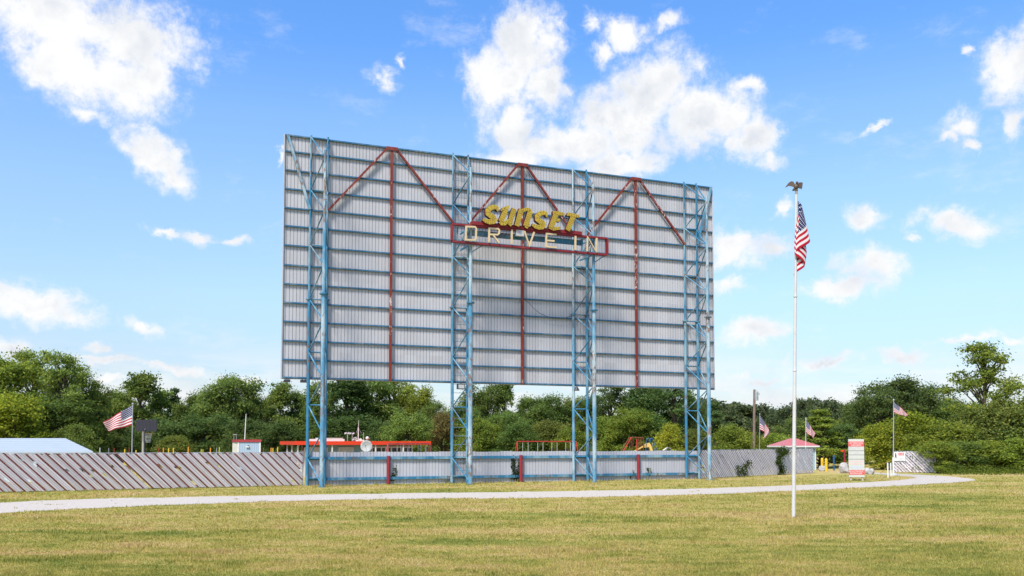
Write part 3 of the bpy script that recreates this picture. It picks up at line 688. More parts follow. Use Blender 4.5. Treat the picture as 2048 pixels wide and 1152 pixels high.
TREES = [
 # tall bright trees over the blue metal roof
 (8, 716, 110, 92, 'round_a', 'warm', T_, 'big yellow green tree over the far end of the blue metal roof'),
 (70, 702, 100, 98, 'open_b', 'light', T_, 'airy pale green tree rising highest above the blue metal roof'),
 (130, 710, 96, 94, 'open_b', 'light', T_, 'loose topped green tree with sky gaps above the sloping roof end'),
 (112, 792, 120, 90, 'round_b', 'mid', T_, 'low spreading olive tree filling in under the loose topped tree'),
 (176, 752, 70, 97, 'round_c', 'mid', T_, 'shaded tree standing just past the sloping roof end'),
 (30, 790, 120, 82, 'bush_a', 'yellow', B_, 'yellow green shrub mass close behind the blue metal roof'),
 (150, 850, 70, 84, 'bush_b', 'mid', B_, 'dark leafy shrub at the low end of the blue metal roof'),
 # back line between roof and screen
 (212, 783, 62, 128, 'round_b', 'light', T_, 'light green tree above the flying striped flag'),
 (245, 786, 56, 131, 'round_a', 'light', T_, 'light green tree directly above the thin steel flagpole'),
 (282, 748, 62, 126, 'column_a', 'mid', T_, 'tall upright tree poking above the line over the basketball backboard'),
 (322, 782, 50, 130, 'column_a', 'light', T_, 'pointed pale tree beside the tall upright tree'),
 (350, 778, 46, 132, 'cone_a', 'blue', 'cedar_tree', 'dark spiky cedar with several pointed tips in the tree line'),
 (384, 789, 56, 128, 'round_c', 'mid', T_, 'middling green tree between the spiky cedar and the big round tree'),
 (428, 785, 70, 127, 'round_b', 'mid', T_, 'low shoulder tree at the side of the big round tree'),
 (462, 754, 84, 125, 'round_a', 'mid', T_, 'big round topped tree above the small shed with thin mast'),
 (498, 776, 50, 127, 'round_c', 'mid', T_, 'tree leaning out from the big round topped tree above the shed'),
 (527, 791, 52, 132, 'round_b', 'light', T_, 'pale feathery tree in the gap between shed and screen'),
 (562, 767, 50, 126, 'column_a', 'mid', T_, 'pointed green tree just outside the lower corner of the screen'),
 (592, 785, 48, 129, 'round_a', 'mid', T_, 'tree partly behind the first blue tower'),
 (318, 838, 86, 112, 'bush_a', 'dark', B_, 'dark shrub behind the basketball backboard'),
 (230, 850, 90, 108, 'bush_b', 'dark', B_, 'dark shrub behind the flying striped flag'),
 (352, 872, 60, 102, 'bush_c', 'olive', B_, 'olive bush between the basketball hoop and the shed'),
 (410, 830, 90, 114, 'round_b', 'dark', T_, 'dark low tree beside the shed'),
 (500, 840, 90, 112, 'bush_a', 'dark', B_, 'dark shrub behind the shed with thin mast'),
 (570, 845, 80, 110, 'bush_b', 'dark', B_, 'dark shrub over the end of the red roofed stand'),
 # seen under the screen
 (640, 764, 66, 124, 'round_c', 'mid', T_, 'tree directly behind the first blue tower under the screen'),
 (694, 752, 78, 121, 'column_a', 'dark', T_, 'dense dark tree behind the floodlights of the red roofed stand'),
 (742, 756, 86, 125, 'round_a', 'mid', T_, 'dark tree above the white dish on the red roofed stand'),
 (790, 756, 84, 127, 'open_b', 'light', T_, 'lighter tree with sky holes above the swing frame'),
 (836, 774, 64, 125, 'round_b', 'warm', T_, 'sunny tree stepping down into the sky gap under the screen'),
 (866, 806, 50, 122, 'round_c', 'mid', T_, 'small tree at the bottom of the sky gap beside the second tower'),
 (816, 828, 70, 104, 'round_b', 'light', T_, 'bright rounded tree hanging over the end of the red roof'),
 (690, 835, 110, 112, 'bush_a', 'dark', B_, 'dark shrub behind the roof antenna mast'),
 (756, 845, 80, 110, 'bush_b', 'dark', B_, 'dark shrub behind the white dish'),
 (884, 826, 50, 108, 'bush_c', 'tan', B_, 'browning bush beside the second blue tower'),
 (925, 812, 70, 116, 'round_a', 'mid', T_, 'tree seen through the second blue tower'),
 (962, 768, 62, 120, 'round_b', 'mid', T_, 'tree filling the screen edge just past the second tower'),
 (1008, 766, 44, 121, 'column_a', 'mid', T_, 'narrow tree beside the red upright under the screen'),
 (1062, 796, 64, 124, 'round_a', 'mid', T_, 'rounded tree above the red swing bar'),
 (1104, 793, 72, 124, 'round_c', 'mid', T_, 'rounded tree near the far end of the red swing bar'),
 (1140, 798, 50, 126, 'round_b', 'olive', T_, 'olive tree just before the third blue tower'),
 (1182, 792, 60, 125, 'round_a', 'mid', T_, 'tree seen through the third blue tower'),
 (1222, 770, 76, 118, 'open_b', 'dark', T_, 'dark airy oak with sky showing through beside the third tower'),
 (1290, 762, 96, 117, 'round_b', 'dark', T_, 'large dark oak touching the underside of the screen above the slide'),
 (1348, 764, 80, 118, 'open_b', 'dark', T_, 'dark oak between the slide and the fourth tower'),
 (1384, 790, 44, 120, 'round_c', 'dark', T_, 'dark ragged tree seen through the fourth blue tower'),
 (958, 838, 66, 106, 'bush_a', 'warm', B_, 'yellow green bush beside the second tower'),
 (1006, 826, 70, 108, 'round_c', 'mid', B_, 'green bush above the start of the red swing bar'),
 (1044, 848, 70, 102, 'bush_b', 'mid', B_, 'low bush behind the red swing bar near its end'),
 (1098, 842, 70, 104, 'bush_a', 'olive', B_, 'olive bush behind the middle of the red swing bar'),
 (1138, 856, 50, 101, 'bush_c', 'warm', B_, 'warm green bush beside the third blue tower'),
 (1214, 836, 66, 104, 'bush_b', 'warm', B_, 'warm green bush just past the third blue tower'),
 (1262, 818, 74, 103, 'round_b', 'warm', B_, 'tall sunlit bush behind the brown climbing frame'),
 (1310, 832, 64, 105, 'bush_a', 'mid', B_, 'green bush directly behind the yellow slide'),
 (1338, 850, 60, 100, 'bush_b', 'yellow', B_, 'bright yellow green bush beside the yellow slide'),
 (1388, 860, 56, 102, 'bush_c', 'olive', B_, 'olive bush seen through the fourth blue tower'),
 # beyond the screen, towards the gate
 (1428, 806, 60, 104, 'cone_a', 'dark', 'cedar_tree', 'dark cedar at the lower outer corner of the screen'),
 (1462, 852, 74, 98, 'bush_a', 'warm', B_, 'warm green bush below the dark cedar at the screen corner'),
 (1500, 866, 60, 99, 'bush_b', 'yellow', B_, 'yellow green bush around the foot of the utility pole'),
 (1550, 868, 70, 101, 'bush_a', 'warm', B_, 'yellow green bush behind the drooping flag near the utility pole'),
 (1596, 838, 60, 112, 'round_c', 'mid', T_, 'green tree behind the tall white flagpole near the hut roof'),
 (1640, 820, 88, 102, 'cone_a', 'warm', 'cedar_tree', 'spreading cedar behind the red roofed gate hut'),
 (1690, 850, 70, 108, 'round_b', 'dark', T_, 'dark tree between gate hut and the drivers notice board'),
 (1716, 800, 56, 124, 'round_a', 'mid', T_, 'green tree directly above the drivers notice board'),
 (1752, 776, 76, 118, 'round_b', 'dark', T_, 'dark tree just before the flag by the road'),
 (1806, 758, 90, 120, 'round_a', 'dark', T_, 'broad dark tree behind the flag by the road'),
 (1856, 772, 76, 122, 'round_c', 'dark', T_, 'dark tree stepping down beside the tall airy tree'),
 (1898, 800, 70, 118, 'round_b', 'mid', T_, 'greyish tree half hidden below the tall airy tree'),
 (1966, 687, 134, 98, 'tall_a', 'warm', T_, 'tall airy tree standing well above the bushes near the road bend'),
 (1762, 848, 70, 96, 'bush_a', 'yellow', B_, 'yellow green bush beside the drivers notice board'),
 (1822, 826, 96, 95, 'bush_b', 'yellow', B_, 'sunlit bush rising behind the short slatted fence'),
 (1884, 842, 100, 93, 'bush_a', 'warm', B_, 'olive bush beside the short slatted fence'),
 (1946, 820, 100, 94, 'bush_b', 'olive', B_, 'wide bush under the tall airy tree'),
 (2010, 800, 110, 92, 'bush_a', 'olive', B_, 'dense green bush at the road bend beyond the tall tree'),
 (2066, 792, 110, 90, 'bush_b', 'olive', B_, 'dense bush running out of the picture beyond the road bend'),
 (1872, 884, 62, 85, 'bush_c', 'warm', B_, 'low bush overgrowing the end of the short slatted fence'),
 (1918, 884, 80, 88, 'bush_a', 'mid', B_, 'low dark bush at the grass edge below the olive bush'),
 (1972, 882, 86, 88, 'bush_c', 'warm', B_, 'low olive bush at the grass edge below the tall airy tree'),
 (2030, 878, 90, 87, 'bush_b', 'warm', B_, 'low green bush at the grass edge by the road bend'),
]
for a in TREES: plant(*a[:8], cat=('bush' if a[6] == B_ else 'tree'), group=('shrubs around the lot' if a[6] == B_ else 'trees around the lot'))
# far woods that read as one mass
def wood(name, label, rows, seed, scale_leaf, tint, col):
    g = np.random.default_rng(seed); parts = []
    for (px, top, wpx, Y) in rows:
        key = WOODMIX[g.integers(len(WOODMIX))]; co = PRO[key][2]; co = co[g.random(len(co)) < 0.27]
        tp = at(px, top, Y); wid = wpx * Y / F; a = g.random() * 6.28; ca, sa = np.cos(a), np.sin(a)
        c = co.mean(1, keepdims=True); q = c + (co - c) * scale_leaf
        q = np.stack([(q[..., 0] * ca - q[..., 1] * sa) * wid / PRO[key][3] + tp.x, (q[..., 0] * sa + q[..., 1] * ca) * wid / PRO[key][3] + Y, q[..., 2] * tp.z / PRO[key][4]], -1)
        parts.append(q.astype(np.float32))
    o = bpy.data.objects.new(name, tri_mesh(name, np.concatenate(parts), LEAF, 4)); COL.objects.link(o); o.color = tuple(col) + (1,)
    tag(o, label, 'woodland', kind='stuff')
wr = random.Random(9)
rows = [(x + wr.uniform(-12, 12), wr.uniform(822, 846), wr.uniform(70, 100), wr.uniform(134, 150)) for x in range(-120, 1460, 38)]
rows += [(x + wr.uniform(-12, 12), wr.uniform(855, 872), wr.uniform(60, 90), wr.uniform(126, 136)) for x in range(-100, 1500, 40)]
wood('woodland', 'shaded wood closing the view behind the lot trees', rows, 4, 1.5, 0, GREENS['dark'])
rows = [(x + wr.uniform(-8, 8), 808 + 7 * math.sin(x * .03) + wr.uniform(-5, 9), wr.uniform(44, 62), wr.uniform(205, 250)) for x in range(1390, 1800, 16)]
rows += [(x + wr.uniform(-8, 8), wr.uniform(822, 850), wr.uniform(44, 62), wr.uniform(170, 200)) for x in range(1390, 2200, 18)]
wood('far_woodland', 'distant greyish green wood beyond the gate hut', rows, 5, 2.0, 0, (0.092, 0.112, 0.068))
# ================================================================== SLATTED CHAIN-LINK FENCES
def slat_col(name, base, dark):
    m, t = new_mat(name); p = pos(t)
    r = N(t, 'ShaderNodeNewGeometry', out='Random Per Island'); k = M_(t, 'ADD', M_(t, 'MULTIPLY', r, 0.42), 0.78)
    c = V_(t, 'MULTIPLY', tuple(base), N(t, 'ShaderNodeCombineXYZ', {0: k, 1: k, 2: k}))
    q = N(t, 'ShaderNodeSeparateXYZ', {0: p}, None).outputs
    s = V_(t, 'DOT_PRODUCT', p, tuple(UX), out=1)
    w = M_(t, 'FRACT', M_(t, 'DIVIDE', M_(t, 'ADD', M_(t, 'MULTIPLY', s, 0.98), q[2]), 0.16))    # the mesh wire crossing each slat
    wire = M_(t, 'LESS_THAN', w, 0.2)
    c = mixc(t, M_(t, 'MULTIPLY', wire, 0.75), c, dark)
    g = sstep(t, noise(t, p, 1.3, 5, 0.7), 0.55, 0.75); c = mixc(t, M_(t, 'MULTIPLY', g, 0.35), c, dark)
    finish(t, c, 0.5, 0.3); return m
SL_WHITE = slat_col('white_plastic_slat', (0.47, 0.435, 0.455), (0.165, 0.14, 0.15))
SL_RED = slat_col('dark_red_plastic_slat', (0.125, 0.014, 0.014), (0.085, 0.010, 0.012))
SL_GAP = slat_col('dark_gap_strip', (0.055, 0.022, 0.024), (0.03, 0.015, 0.015))  # near-black strips painted in for the darkness of the gaps between slats
SL_MAUVE = slat_col('mauve_plastic_slat', (0.70, 0.64, 0.68), (0.20, 0.165, 0.18))
def slat_fence(name, label, p0, p1, h0, h1, reds_every, mats, missing, seed, step=0.125, width=0.092, lean=1.0, back=False):
    p0, p1 = Vector(p0), Vector(p1); L = (p1 - p0).length; u = (p1 - p0).normalized(); nn = Vector((u.y, -u.x, 0))
    o = thing(name, label, 'fence', (p0 + p1) / 2); rnd = random.Random(seed)
    bw, br = MB(), MB(); i = 0; a = -h0 * lean
    P = lambda s, d, z: p0 + u * s + nn * d + ZX * z
    while a < L:
        red = reds_every and i % reds_every == 0
        gap = False
        hh = h0 + (h1 - h0) * max(0, min(1, a / L)); top = hh - 0.06 + rnd.uniform(-0.03, 0.10); bot = 0.05 + rnd.uniform(-0.03, 0.04)
        if not gap and (rnd.random() > missing or red):
            b = br if red else bw; d0 = 0.02 if red else 0.012 * (i % 2); sp = [(0, 1)]
            if rnd.random() < (0.2 if red else 0.16): c = rnd.uniform(.12, .88); sp = [(0, c - .02), (c + rnd.uniform(.03, .10), 1)]
            for f0, f1 in sp:
                z0, z1 = top + (bot - top) * f0, top + (bot - top) * f1
                s0, s1 = a + (h0 - z0) * lean, a + (h0 - z1) * lean      # slants down to the far side
                if s0 < 0: z0 += s0 / lean; s0 = 0
                if s1 > L - step: z1 += (s1 - (L - step)) / lean; s1 = L - step
                if z0 - z1 < 0.1: continue
                wv = rnd.uniform(-0.012, 0.012); h_ = step * ((0.97 if not red or mats[1] is not SL_GAP else 0.6) if reds_every else 0.76) - rnd.uniform(0, .007)
                b.prism([P(s0, d0, z0), P(s0 + h_, d0, z0), P(s1 + h_ + wv, d0, z1), P(s1 + wv, d0, z1)], nn * 0.008)
        a += step; i += 1
    bw.build('slat_rows', mats[0], o)
    if br.f: br.build('stripe_or_gap_slats', mats[1], o)  # red stripes on the white fence, painted gap darkness on the mauve ones
    rl = MB().tube(P(0, -0.03, h0), P(L, -0.03, h1), 0.024, None, 8); rl.build('top_rail', GALV, o)
    n = max(2, int(L / 3.05))
    for k in range(n + 1):
        f = k / n; s = min(max(f * L, 0.03), L - 0.03); MB().tube(P(s, -0.06, -0.1), P(s, -0.06, h0 + (h1 - h0) * f + 0.05), 0.034, None, 8).build('post', GALV, o)
    wires = MB(); a = -2.2                      # the wire mesh itself, the way the slats do not run
    while a < L:
        s0, s1 = max(a, 0), min(a + h0, L)
        if s1 - s0 > 0.2: wires.tube(P(s0, 0.045, 0.05 + (s0 - a)), P(s1, 0.045, 0.02 + (s1 - a) * 0.98), 0.004, None, 3, cap=False)
        a += 0.16
    wires.build('wire_mesh', GALV, o)
    return o
lf1 = Vector(S(fs0 - 0.12, PD, 0)); lf0 = gnd(0, 985.5); dr_ = (lf1 - lf0).normalized(); lf0b = lf0 - dr_ * 9
slat_fence('slatted_fence', 'long white slatted chain link fence with dark red diagonal stripes beside the first tower', lf0b, lf1, 2.28, 2.24, 4, (SL_WHITE, SL_RED), 0.02, 3, step=0.135)
rf0 = Vector(S(fs1 + 0.03, PD + 0.1, 0)); rf1 = gnd(1627, 946.5)
slat_fence('slatted_fence', 'mauve slatted chain link fence with dark gaps running from screen to gate hut', rf0, rf1, 2.28, 2.32, 3, (SL_MAUVE, SL_GAP), 0.03, 4, step=0.092)
kf0 = gnd(1786, 944.5); kf1 = gnd(1872, 946.5)
slat_fence('slatted_fence', 'short mauve slatted fence piece swallowed by bushes at the road bend', kf0, kf1, 2.05, 2.05, 5, (SL_MAUVE, SL_GAP), 0.0, 6, step=0.066)
# notice on that fence
ku = (kf1 - kf0).normalized(); kn = Vector((ku.y, -ku.x, 0))
nb = thing('warning_sign', 'white sign with black figure and red lettering on the short fence', 'sign', kf0 + ku * 0.6 + kn * 0.1 + ZX * 1.0)
KP = lambda s, d, z: kf0 + ku * s + kn * (0.08 + d) + ZX * z
MB().box(KP(0.12, 0, 1.12), ku * 1.12, kn * 0.02, ZX * 0.86).build('board', WHITE, nb)
INK = plain('black_ink', (0.02, 0.02, 0.025)); REDINK = plain('red_ink', (0.50, 0.05, 0.06)); GREYINK = plain('faded_grey_ink', (0.42, 0.43, 0.46)); PINKINK = plain('faded_pink_ink', (0.66, 0.38, 0.36)); BLUEINK = plain('faded_blue_ink', (0.40, 0.45, 0.58))
b = MB(); b.tube(KP(.34, .023, 1.80), KP(.34, .03, 1.80), .065, None, 12); b.box(KP(.28, .023, 1.50), ku * .13, kn * .006, ZX * .22)
b.prism([KP(.29, .023, 1.50), KP(.34, .023, 1.50), KP(.27, .023, 1.36), KP(.22, .023, 1.36)], kn * .006); b.prism([KP(.36, .023, 1.50), KP(.40, .023, 1.50), KP(.48, .023, 1.36), KP(.43, .023, 1.36)], kn * .006)
b.build('figure', INK, nb)
b = MB()
for r_ in range(2):
    for q in range(4): b.box(KP(.60 + q * .14, .023, 1.66 + r_ * .14 - q * .0), ku * .11, kn * .006, ZX * .10)
b.build('lettering', REDINK, nb)
b = MB()
for r_ in range(3): b.box(KP(.58, .023, 1.2 + r_ * .1), ku * .55, kn * .005, ZX * .03)
b.build('small_print', GREYINK, nb)
# ================================================================== FLAGS
def flag_mat(name, fade):
    m, t = new_mat(name); uv = N(t, 'ShaderNodeUVMap', None, 0); s = N(t, 'ShaderNodeSeparateXYZ', {0: uv}, None).outputs; x, y = s[0], s[1]   # x along fly, y down hoist
    st = M_(t, 'FRACT', M_(t, 'MULTIPLY', y, 6.5)); red = M_(t, 'LESS_THAN', st, 0.5)
    w, r, bl = [tuple(np.array(c) * (1 - fade) + np.array((.55, .5, .52)) * fade) for c in ((.70, .68, .67), (.48, .02, .045), (.025, .032, .12))]
    c = mixc(t, red, w, r)
    can = M_(t, 'MULTIPLY', M_(t, 'LESS_THAN', x, 0.4), M_(t, 'LESS_THAN', y, 0.5385))
    # star rows, every second one shifted
    gx = M_(t, 'MULTIPLY', x, 6 / 0.4); gy = M_(t, 'MULTIPLY', y, 9 / 0.5385); row = M_(t, 'FLOOR', gy)
    gx = M_(t, 'ADD', gx, M_(t, 'MULTIPLY', M_(t, 'MODULO', row, 2.0), 0.5))
    dx = M_(t, 'SUBTRACT', M_(t, 'FRACT', gx), 0.5); dy = M_(t, 'SUBTRACT', M_(t, 'FRACT', gy), 0.5)
    rr = M_(t, 'SQRT', M_(t, 'ADD', M_(t, 'MULTIPLY', dx, dx), M_(t, 'MULTIPLY', dy, dy)))
    star = M_(t, 'LESS_THAN', rr, 0.25)
    c = mixc(t, can, c, mixc(t, star, bl, w))
    d = N(t, 'ShaderNodeBsdfDiffuse', {'Color': c}); g = N(t, 'ShaderNodeBsdfTranslucent', {'Color': c})
    a = N(t, 'ShaderNodeMixShader', {0: 0.3, 1: d, 2: g}); N(t, 'ShaderNodeOutputMaterial', {0: a}, None); return m
FLAG = flag_mat('flag_cloth', 0.0); FLAG_OLD = flag_mat('flag_cloth_faded', 0.07)
def cloth(fn, nx, ny, mat, base, label):
    b = MB(); b.v = [fn(i / nx, j / ny) for j in range(ny + 1) for i in range(nx + 1)]; b.uv = [(i / nx, j / ny) for j in range(ny + 1) for i in range(nx + 1)]
    b.f = [[j * (nx + 1) + i, j * (nx + 1) + i + 1, (j + 1) * (nx + 1) + i + 1, (j + 1) * (nx + 1) + i] for j in range(ny) for i in range(nx)]; b.m = [0] * len(b.f)
    o = b.build('flag', mat, None, base, True)
    md = o.modifiers.new('thick', 'SOLIDIFY'); md.thickness = 0.006
    return tag(o, label, 'flag')
def blown(px4, Y, amp, nw, mat, label, seed, bow=(0, 0)):
    ht, hb, fb, ft = [at(px, py, Y) for px, py in px4]; rnd = random.Random(seed); ph = rnd.uniform(0, 6)
    def fn(x, y):
        p = ht.lerp(hb, y).lerp(ft.lerp(fb, y), x)
        w = amp * x ** .7
        q = p + Vector((0, w * 1.6 * math.sin(nw * 6.28 * x - y * 2.2 + ph), w * .35 * math.sin(nw * 6.28 * x - y * 1.2 + ph + 1)))
        q += Vector((bow[0], 0, bow[1])) * (4 * x * (1 - x)) * (0.3 + 0.7 * y)
        return q
    return cloth(fn, 36, 20, mat, tuple(ht), label)
zc = lambda pts, ox, oy, k: [(ox + x / k, oy + y / k) for x, y in pts]
YL = 66.0
blown(zc([(705, 165), (690, 495), (300, 595), (228, 440)], 180, 790, 8.23), YL, 0.10, 1.6, FLAG_OLD, 'faded striped flag streaming from the thin pole beside the basketball hoop', 1)
Y1, Y2, Y3 = 88.0, 90.0, gnd(1787, 951).y
blown(zc([(228, 355), (228, 520), (240, 632), (348, 575)], 1480, 770, 5.76), Y1, 0.14, 1.2, FLAG_OLD, 'striped flag drooping in a curl near the utility pole', 2, (0.45, 0.1))
blown(zc([(764, 405), (758, 545), (848, 612), (868, 550)], 1480, 770, 5.76), Y2, 0.10, 1.4, FLAG_OLD, 'small striped flag flying above the red hut roof', 3)
blown(zc([(509, 570), (510, 650), (600, 682), (622, 665)], 1650, 650, 3.716), Y3, 0.10, 1.3, FLAG_OLD, 'faded striped flag flying above the short fence by the road', 4)
def thinpole(px0, py0, px1, py1, Y, r, label, mat=GALV, ball=True):
    a = at(px1, py1, Y); a.z = -0.1 if py1 > 885 else a.z; b_ = at(px0, py0, Y); a.z = -0.1; a.x = at(px1, py1, Y).x
    o = thing('flagpole', label, 'flagpole', (a.x, a.y, 0)); MB().tube(a, b_, r, r * .8, 8).build('pole', mat, o)
    MB().ball(b_ + ZX * r, r * 1.8, 8, 6).build('finial', mat, o); return o
thinpole(265.5, 809, 263, 960, YL + 0.03, .045, 'thin steel flagpole beside the basketball hoop')
thinpole(1519.5, 829, 1518.5, 940, Y1 + .03, .035, 'thin flagpole behind the mauve fence near the utility pole')
thinpole(1611.8, 837, 1611, 940, Y2 + .03, .03, 'thin flagpole beside the red roofed gate hut', WHITE)
fp3 = thinpole(1787.3, 801, 1786.5, 951, Y3 + .03, .045, 'thin dark flagpole standing in a tyre by the road')
tb = gnd(1787, 951); MB().tube((tb.x, tb.y, 0.0), (tb.x, tb.y, .17), .36, .33, 18).tube((tb.x, tb.y, .171), (tb.x, tb.y, .2), .26, .2, 16).build('tyre_base', GREY_BOX, fp3)
MB().tube((tb.x, tb.y, .2), (tb.x, tb.y, 1.6), .075, .07, 10).build('sleeve', WHITE, fp3)
# --- the tall white pole with its drooping flag and eagle
g0 = gnd(1587, 1035); Yp = g0.y
top = at(1592.5, 388, Yp)
fp = thing('flagpole', 'tall white flagpole with an eagle on top standing alone in the lawn', 'flagpole', g0)
b = MB(); seg = 5; cuts = [0, .22, .45, .68, .86, 1]; rr_ = [.075, .072, .062, .055, .05, .045]
for i in range(5):
    b.tube(g0.lerp(top, cuts[i]) - (ZX * .15 if i == 0 else Vector()), g0.lerp(top, cuts[i + 1]), rr_[i], rr_[i + 1] + .002, 16)
b.build('pole', POLE_WHITE, fp)
b = MB()
for f in (.22, .45, .68): q = g0.lerp(top, f); b.tube(q - ZX * .03, q + ZX * .03, .082, .078, 14)
b.build('joint_collar', POLE_WHITE, fp)
OLDBRASS = plain('worn_finial_metal', (0.24, 0.20, 0.16), .5, var=.2, sc=8); EAGLE = plain('eagle_bronze', (0.085, 0.06, 0.04), .5, var=.3, sc=9); EAGLE_L = plain('eagle_pale', (0.42, 0.40, 0.37), .5)
MB().tube(top, top + ZX * .12, .055, .05, 12).tube(top + ZX * .12, top + ZX * .16, .06, .085, 12).build('pole_cap', OLDBRASS, fp)
e0 = top + ZX * .17
eg = MB().ball(e0 + Vector((.0, 0, .12)), .105, 12, 8, sc=(.9, .8, 1.15)).ball(e0 + Vector((.02, -.05, .27)), .055, 10, 8).tube(e0 + Vector((.03, -.09, .265)), e0 + Vector((.045, -.15, .25)), .022, .006, 6)
eg.tube(e0 + Vector((-.05, .02, .06)), e0 + Vector((-.12, .07, -.02)), .05, .03, 6).build('eagle', EAGLE, fp, smooth=True)
for sgn, w in ((-1, [(-.04, .20), (-.10, .33), (-.19, .35), (-.28, .29), (-.41, .12), (-.36, .13), (-.27, .17), (-.17, .15), (-.06, .10)]), (1, [(.05, .22), (.13, .30), (.24, .31), (.28, .29), (.26, .12), (.22, .02), (.20, .06), (.13, .06), (.06, .10)])):
    MB().prism([e0 + Vector((x, -.02 + abs(x) * .22, z)) for x, z in w], Vector((0, .03, 0))).build('eagle_wing', EAGLE, fp)
pt = at(1594.5, 402, Yp)
def hang(x, y):                                  # cloth hanging limp in pleats beside the pole
    f = [0, .10, .50, .76, 1]; xs = [0, .43, -.17, .28, -.12]; ds = [0, -.10, -.17, -.03, .02]
    k = min(3, max(i for i in range(5) if f[i] <= x) if x < 1 else 3); q = (x - f[k]) / (f[k + 1] - f[k]); q = q * q * (3 - 2 * q) * .6 + q * .4
    X = xs[k] + (xs[k + 1] - xs[k]) * q; D = ds[k] + (ds[k + 1] - ds[k]) * q - .05 * math.sin(3.14 * q)
    spread = .18 + .95 * min(1, (y * .8 + x * .75)) ; spread *= 1 - .35 * max(0, y * .5 + x * .5 - .72) / .28
    z = -(y * 1.42 + x * (1.36 + .2 * y * x)); z -= .10 * abs(X) * 1.5
    return pt + Vector((X * spread + .03 + .05 * math.sin(4 * y + 6 * x) * x - .10 * y * x, D, z))
cloth(hang, 60, 40, FLAG, tuple(pt), 'bright striped flag hanging limp from the tall white flagpole')
# ================================================================== BUILDINGS AND THINGS BEHIND THE FENCE
def stripes_mat(name, col, line, pitch, axis, wid=0.12, rough=.4, spec=.5, metal=0.0):
    m, t = new_mat(name); p = pos(t); s = V_(t, 'DOT_PRODUCT', p, tuple(axis), out=1)
    l = M_(t, 'LESS_THAN', M_(t, 'FRACT', M_(t, 'DIVIDE', s, pitch)), wid); n = noise(t, p, 1.2, 4)
    c = mixc(t, M_(t, 'MULTIPLY', l, .7), col, line); c = mixc(t, M_(t, 'MULTIPLY', sstep(t, n, .5, .75), .25), c, tuple(.75 * np.array(col)))
    finish(t, c, rough, spec, metal); return m
ROOF_BLUE = stripes_mat('pale_blue_metal_roof', (0.31, 0.35, 0.385), (0.14, 0.17, 0.20), .62, (0.0, 1, 0.0), .2, .65, .15)
WALL_WHITE = stripes_mat('pale_metal_siding', (0.42, 0.47, 0.52), (0.25, 0.29, 0.33), .3, (1, .15, 0), .12)
# metal building: ridge runs across, hipped end
Ym = 66.0
mbd = thing('metal_building', 'low building with pale blue metal roof behind the slatted fence', 'building', at(60, 905, Ym) * 1)
mbd.location.z = 0
ea = at(186, 903, Ym).z; r1 = at(131, 876.5, Ym + 4); r0 = Vector((-50, Ym + 4, r1.z)); e1 = at(186, 903, Ym); e0_ = Vector((-50, Ym, ea)); e2 = Vector((at(183, 903, Ym + 8).x, Ym + 8, ea)); e3 = Vector((-50, Ym + 8, ea))
dn = Vector((0, 0, -.12))
b = MB(); V8 = [e0_, e1, e2, e3, r0, r1]; b.add(V8 + [v + dn for v in V8[:4]], [[0, 1, 5, 4], [1, 2, 5], [2, 3, 4, 5], [3, 0, 4], [6, 7, 1, 0], [7, 8, 2, 1], [8, 9, 3, 2], [9, 6, 0, 3], [9, 8, 7, 6]])
b.build('roof', ROOF_BLUE, mbd)
MB().box(Vector((-49.5, Ym + .5, 0)), Vector((e2.x + 49, 0, 0)), Vector((0, 7, 0)), Vector((0, 0, ea - .125))).build('wall', WALL_WHITE, mbd)
# shed
SHED_F = stripes_mat('blue_grey_siding', (0.28, 0.36, 0.45), (0.16, 0.21, 0.28), .2, (1, 0, 0), .15); SHED_S = plain('cream_siding', (0.58, 0.55, 0.47)); RED_TRIM = plain('red_roof_trim', (0.27, 0.03, 0.035)); ORANGE_RED = plain('orange_red_fascia', (0.62, 0.045, 0.016), .45, var=.07)
Ys = 74.0; a = at(475.5, 884, Ys); c_ = at(521.5, 884, Ys); d_ = at(465.0, 884, Ys + 5.5)
shed = thing('shed', 'small pale shed with red roof edge and light behind the striped fence', 'shed', (a.x, Ys, 0)); hz = at(475, 884, Ys).z; tz = at(475, 879, Ys).z
back = Vector((d_.x - a.x, 5.5, 0)); wv = Vector((c_.x - a.x, 0, 0))
b = MB(); A0 = Vector((a.x, Ys, 0)); b.add([A0, A0 + wv, A0 + wv + back, A0 + back] + [q + ZX * hz for q in (A0, A0 + wv, A0 + wv + back, A0 + back)], [[0, 1, 5, 4], [1, 2, 6, 5], [2, 3, 7, 6]], 0); b.add([A0, A0 + back, A0 + back + ZX * hz, A0 + ZX * hz], [[1, 0, 3, 2]], 1)
b.build('wall', [SHED_F, SHED_S], shed)
b = MB(); o_ = Vector((0, -.08, 0)); b.box(A0 + o_ + ZX * hz + Vector((-.08, 0, 0)), wv + Vector((.16, 0, 0)), back + Vector((0, .16, 0)), ZX * (tz - hz)); b.build('roof', RED_TRIM, shed)
MB().box(A0 + Vector((0, -.03, 0)), Vector((.1, 0, 0)), Vector((0, .03, 0)), ZX * (hz - .003)).box(A0 + wv + Vector((-.1, -.03, 0)), Vector((.1, 0, 0)), Vector((0, .03, 0)), ZX * (hz - .003)).build('corner_trim', WHITE, shed)
lp = at(496, 893.5, Ys); MB().box(lp + Vector((-.14, -.14, -.05)), Vector((.28, 0, 0)), Vector((0, .14, 0)), ZX * .08).build('lamp', WHITE, shed); MB().tube(lp + Vector((.05, -.08, .03)), lp + Vector((.05, -.08, .14)), .05, .03, 8).build('lamp_bracket', DARK, shed)
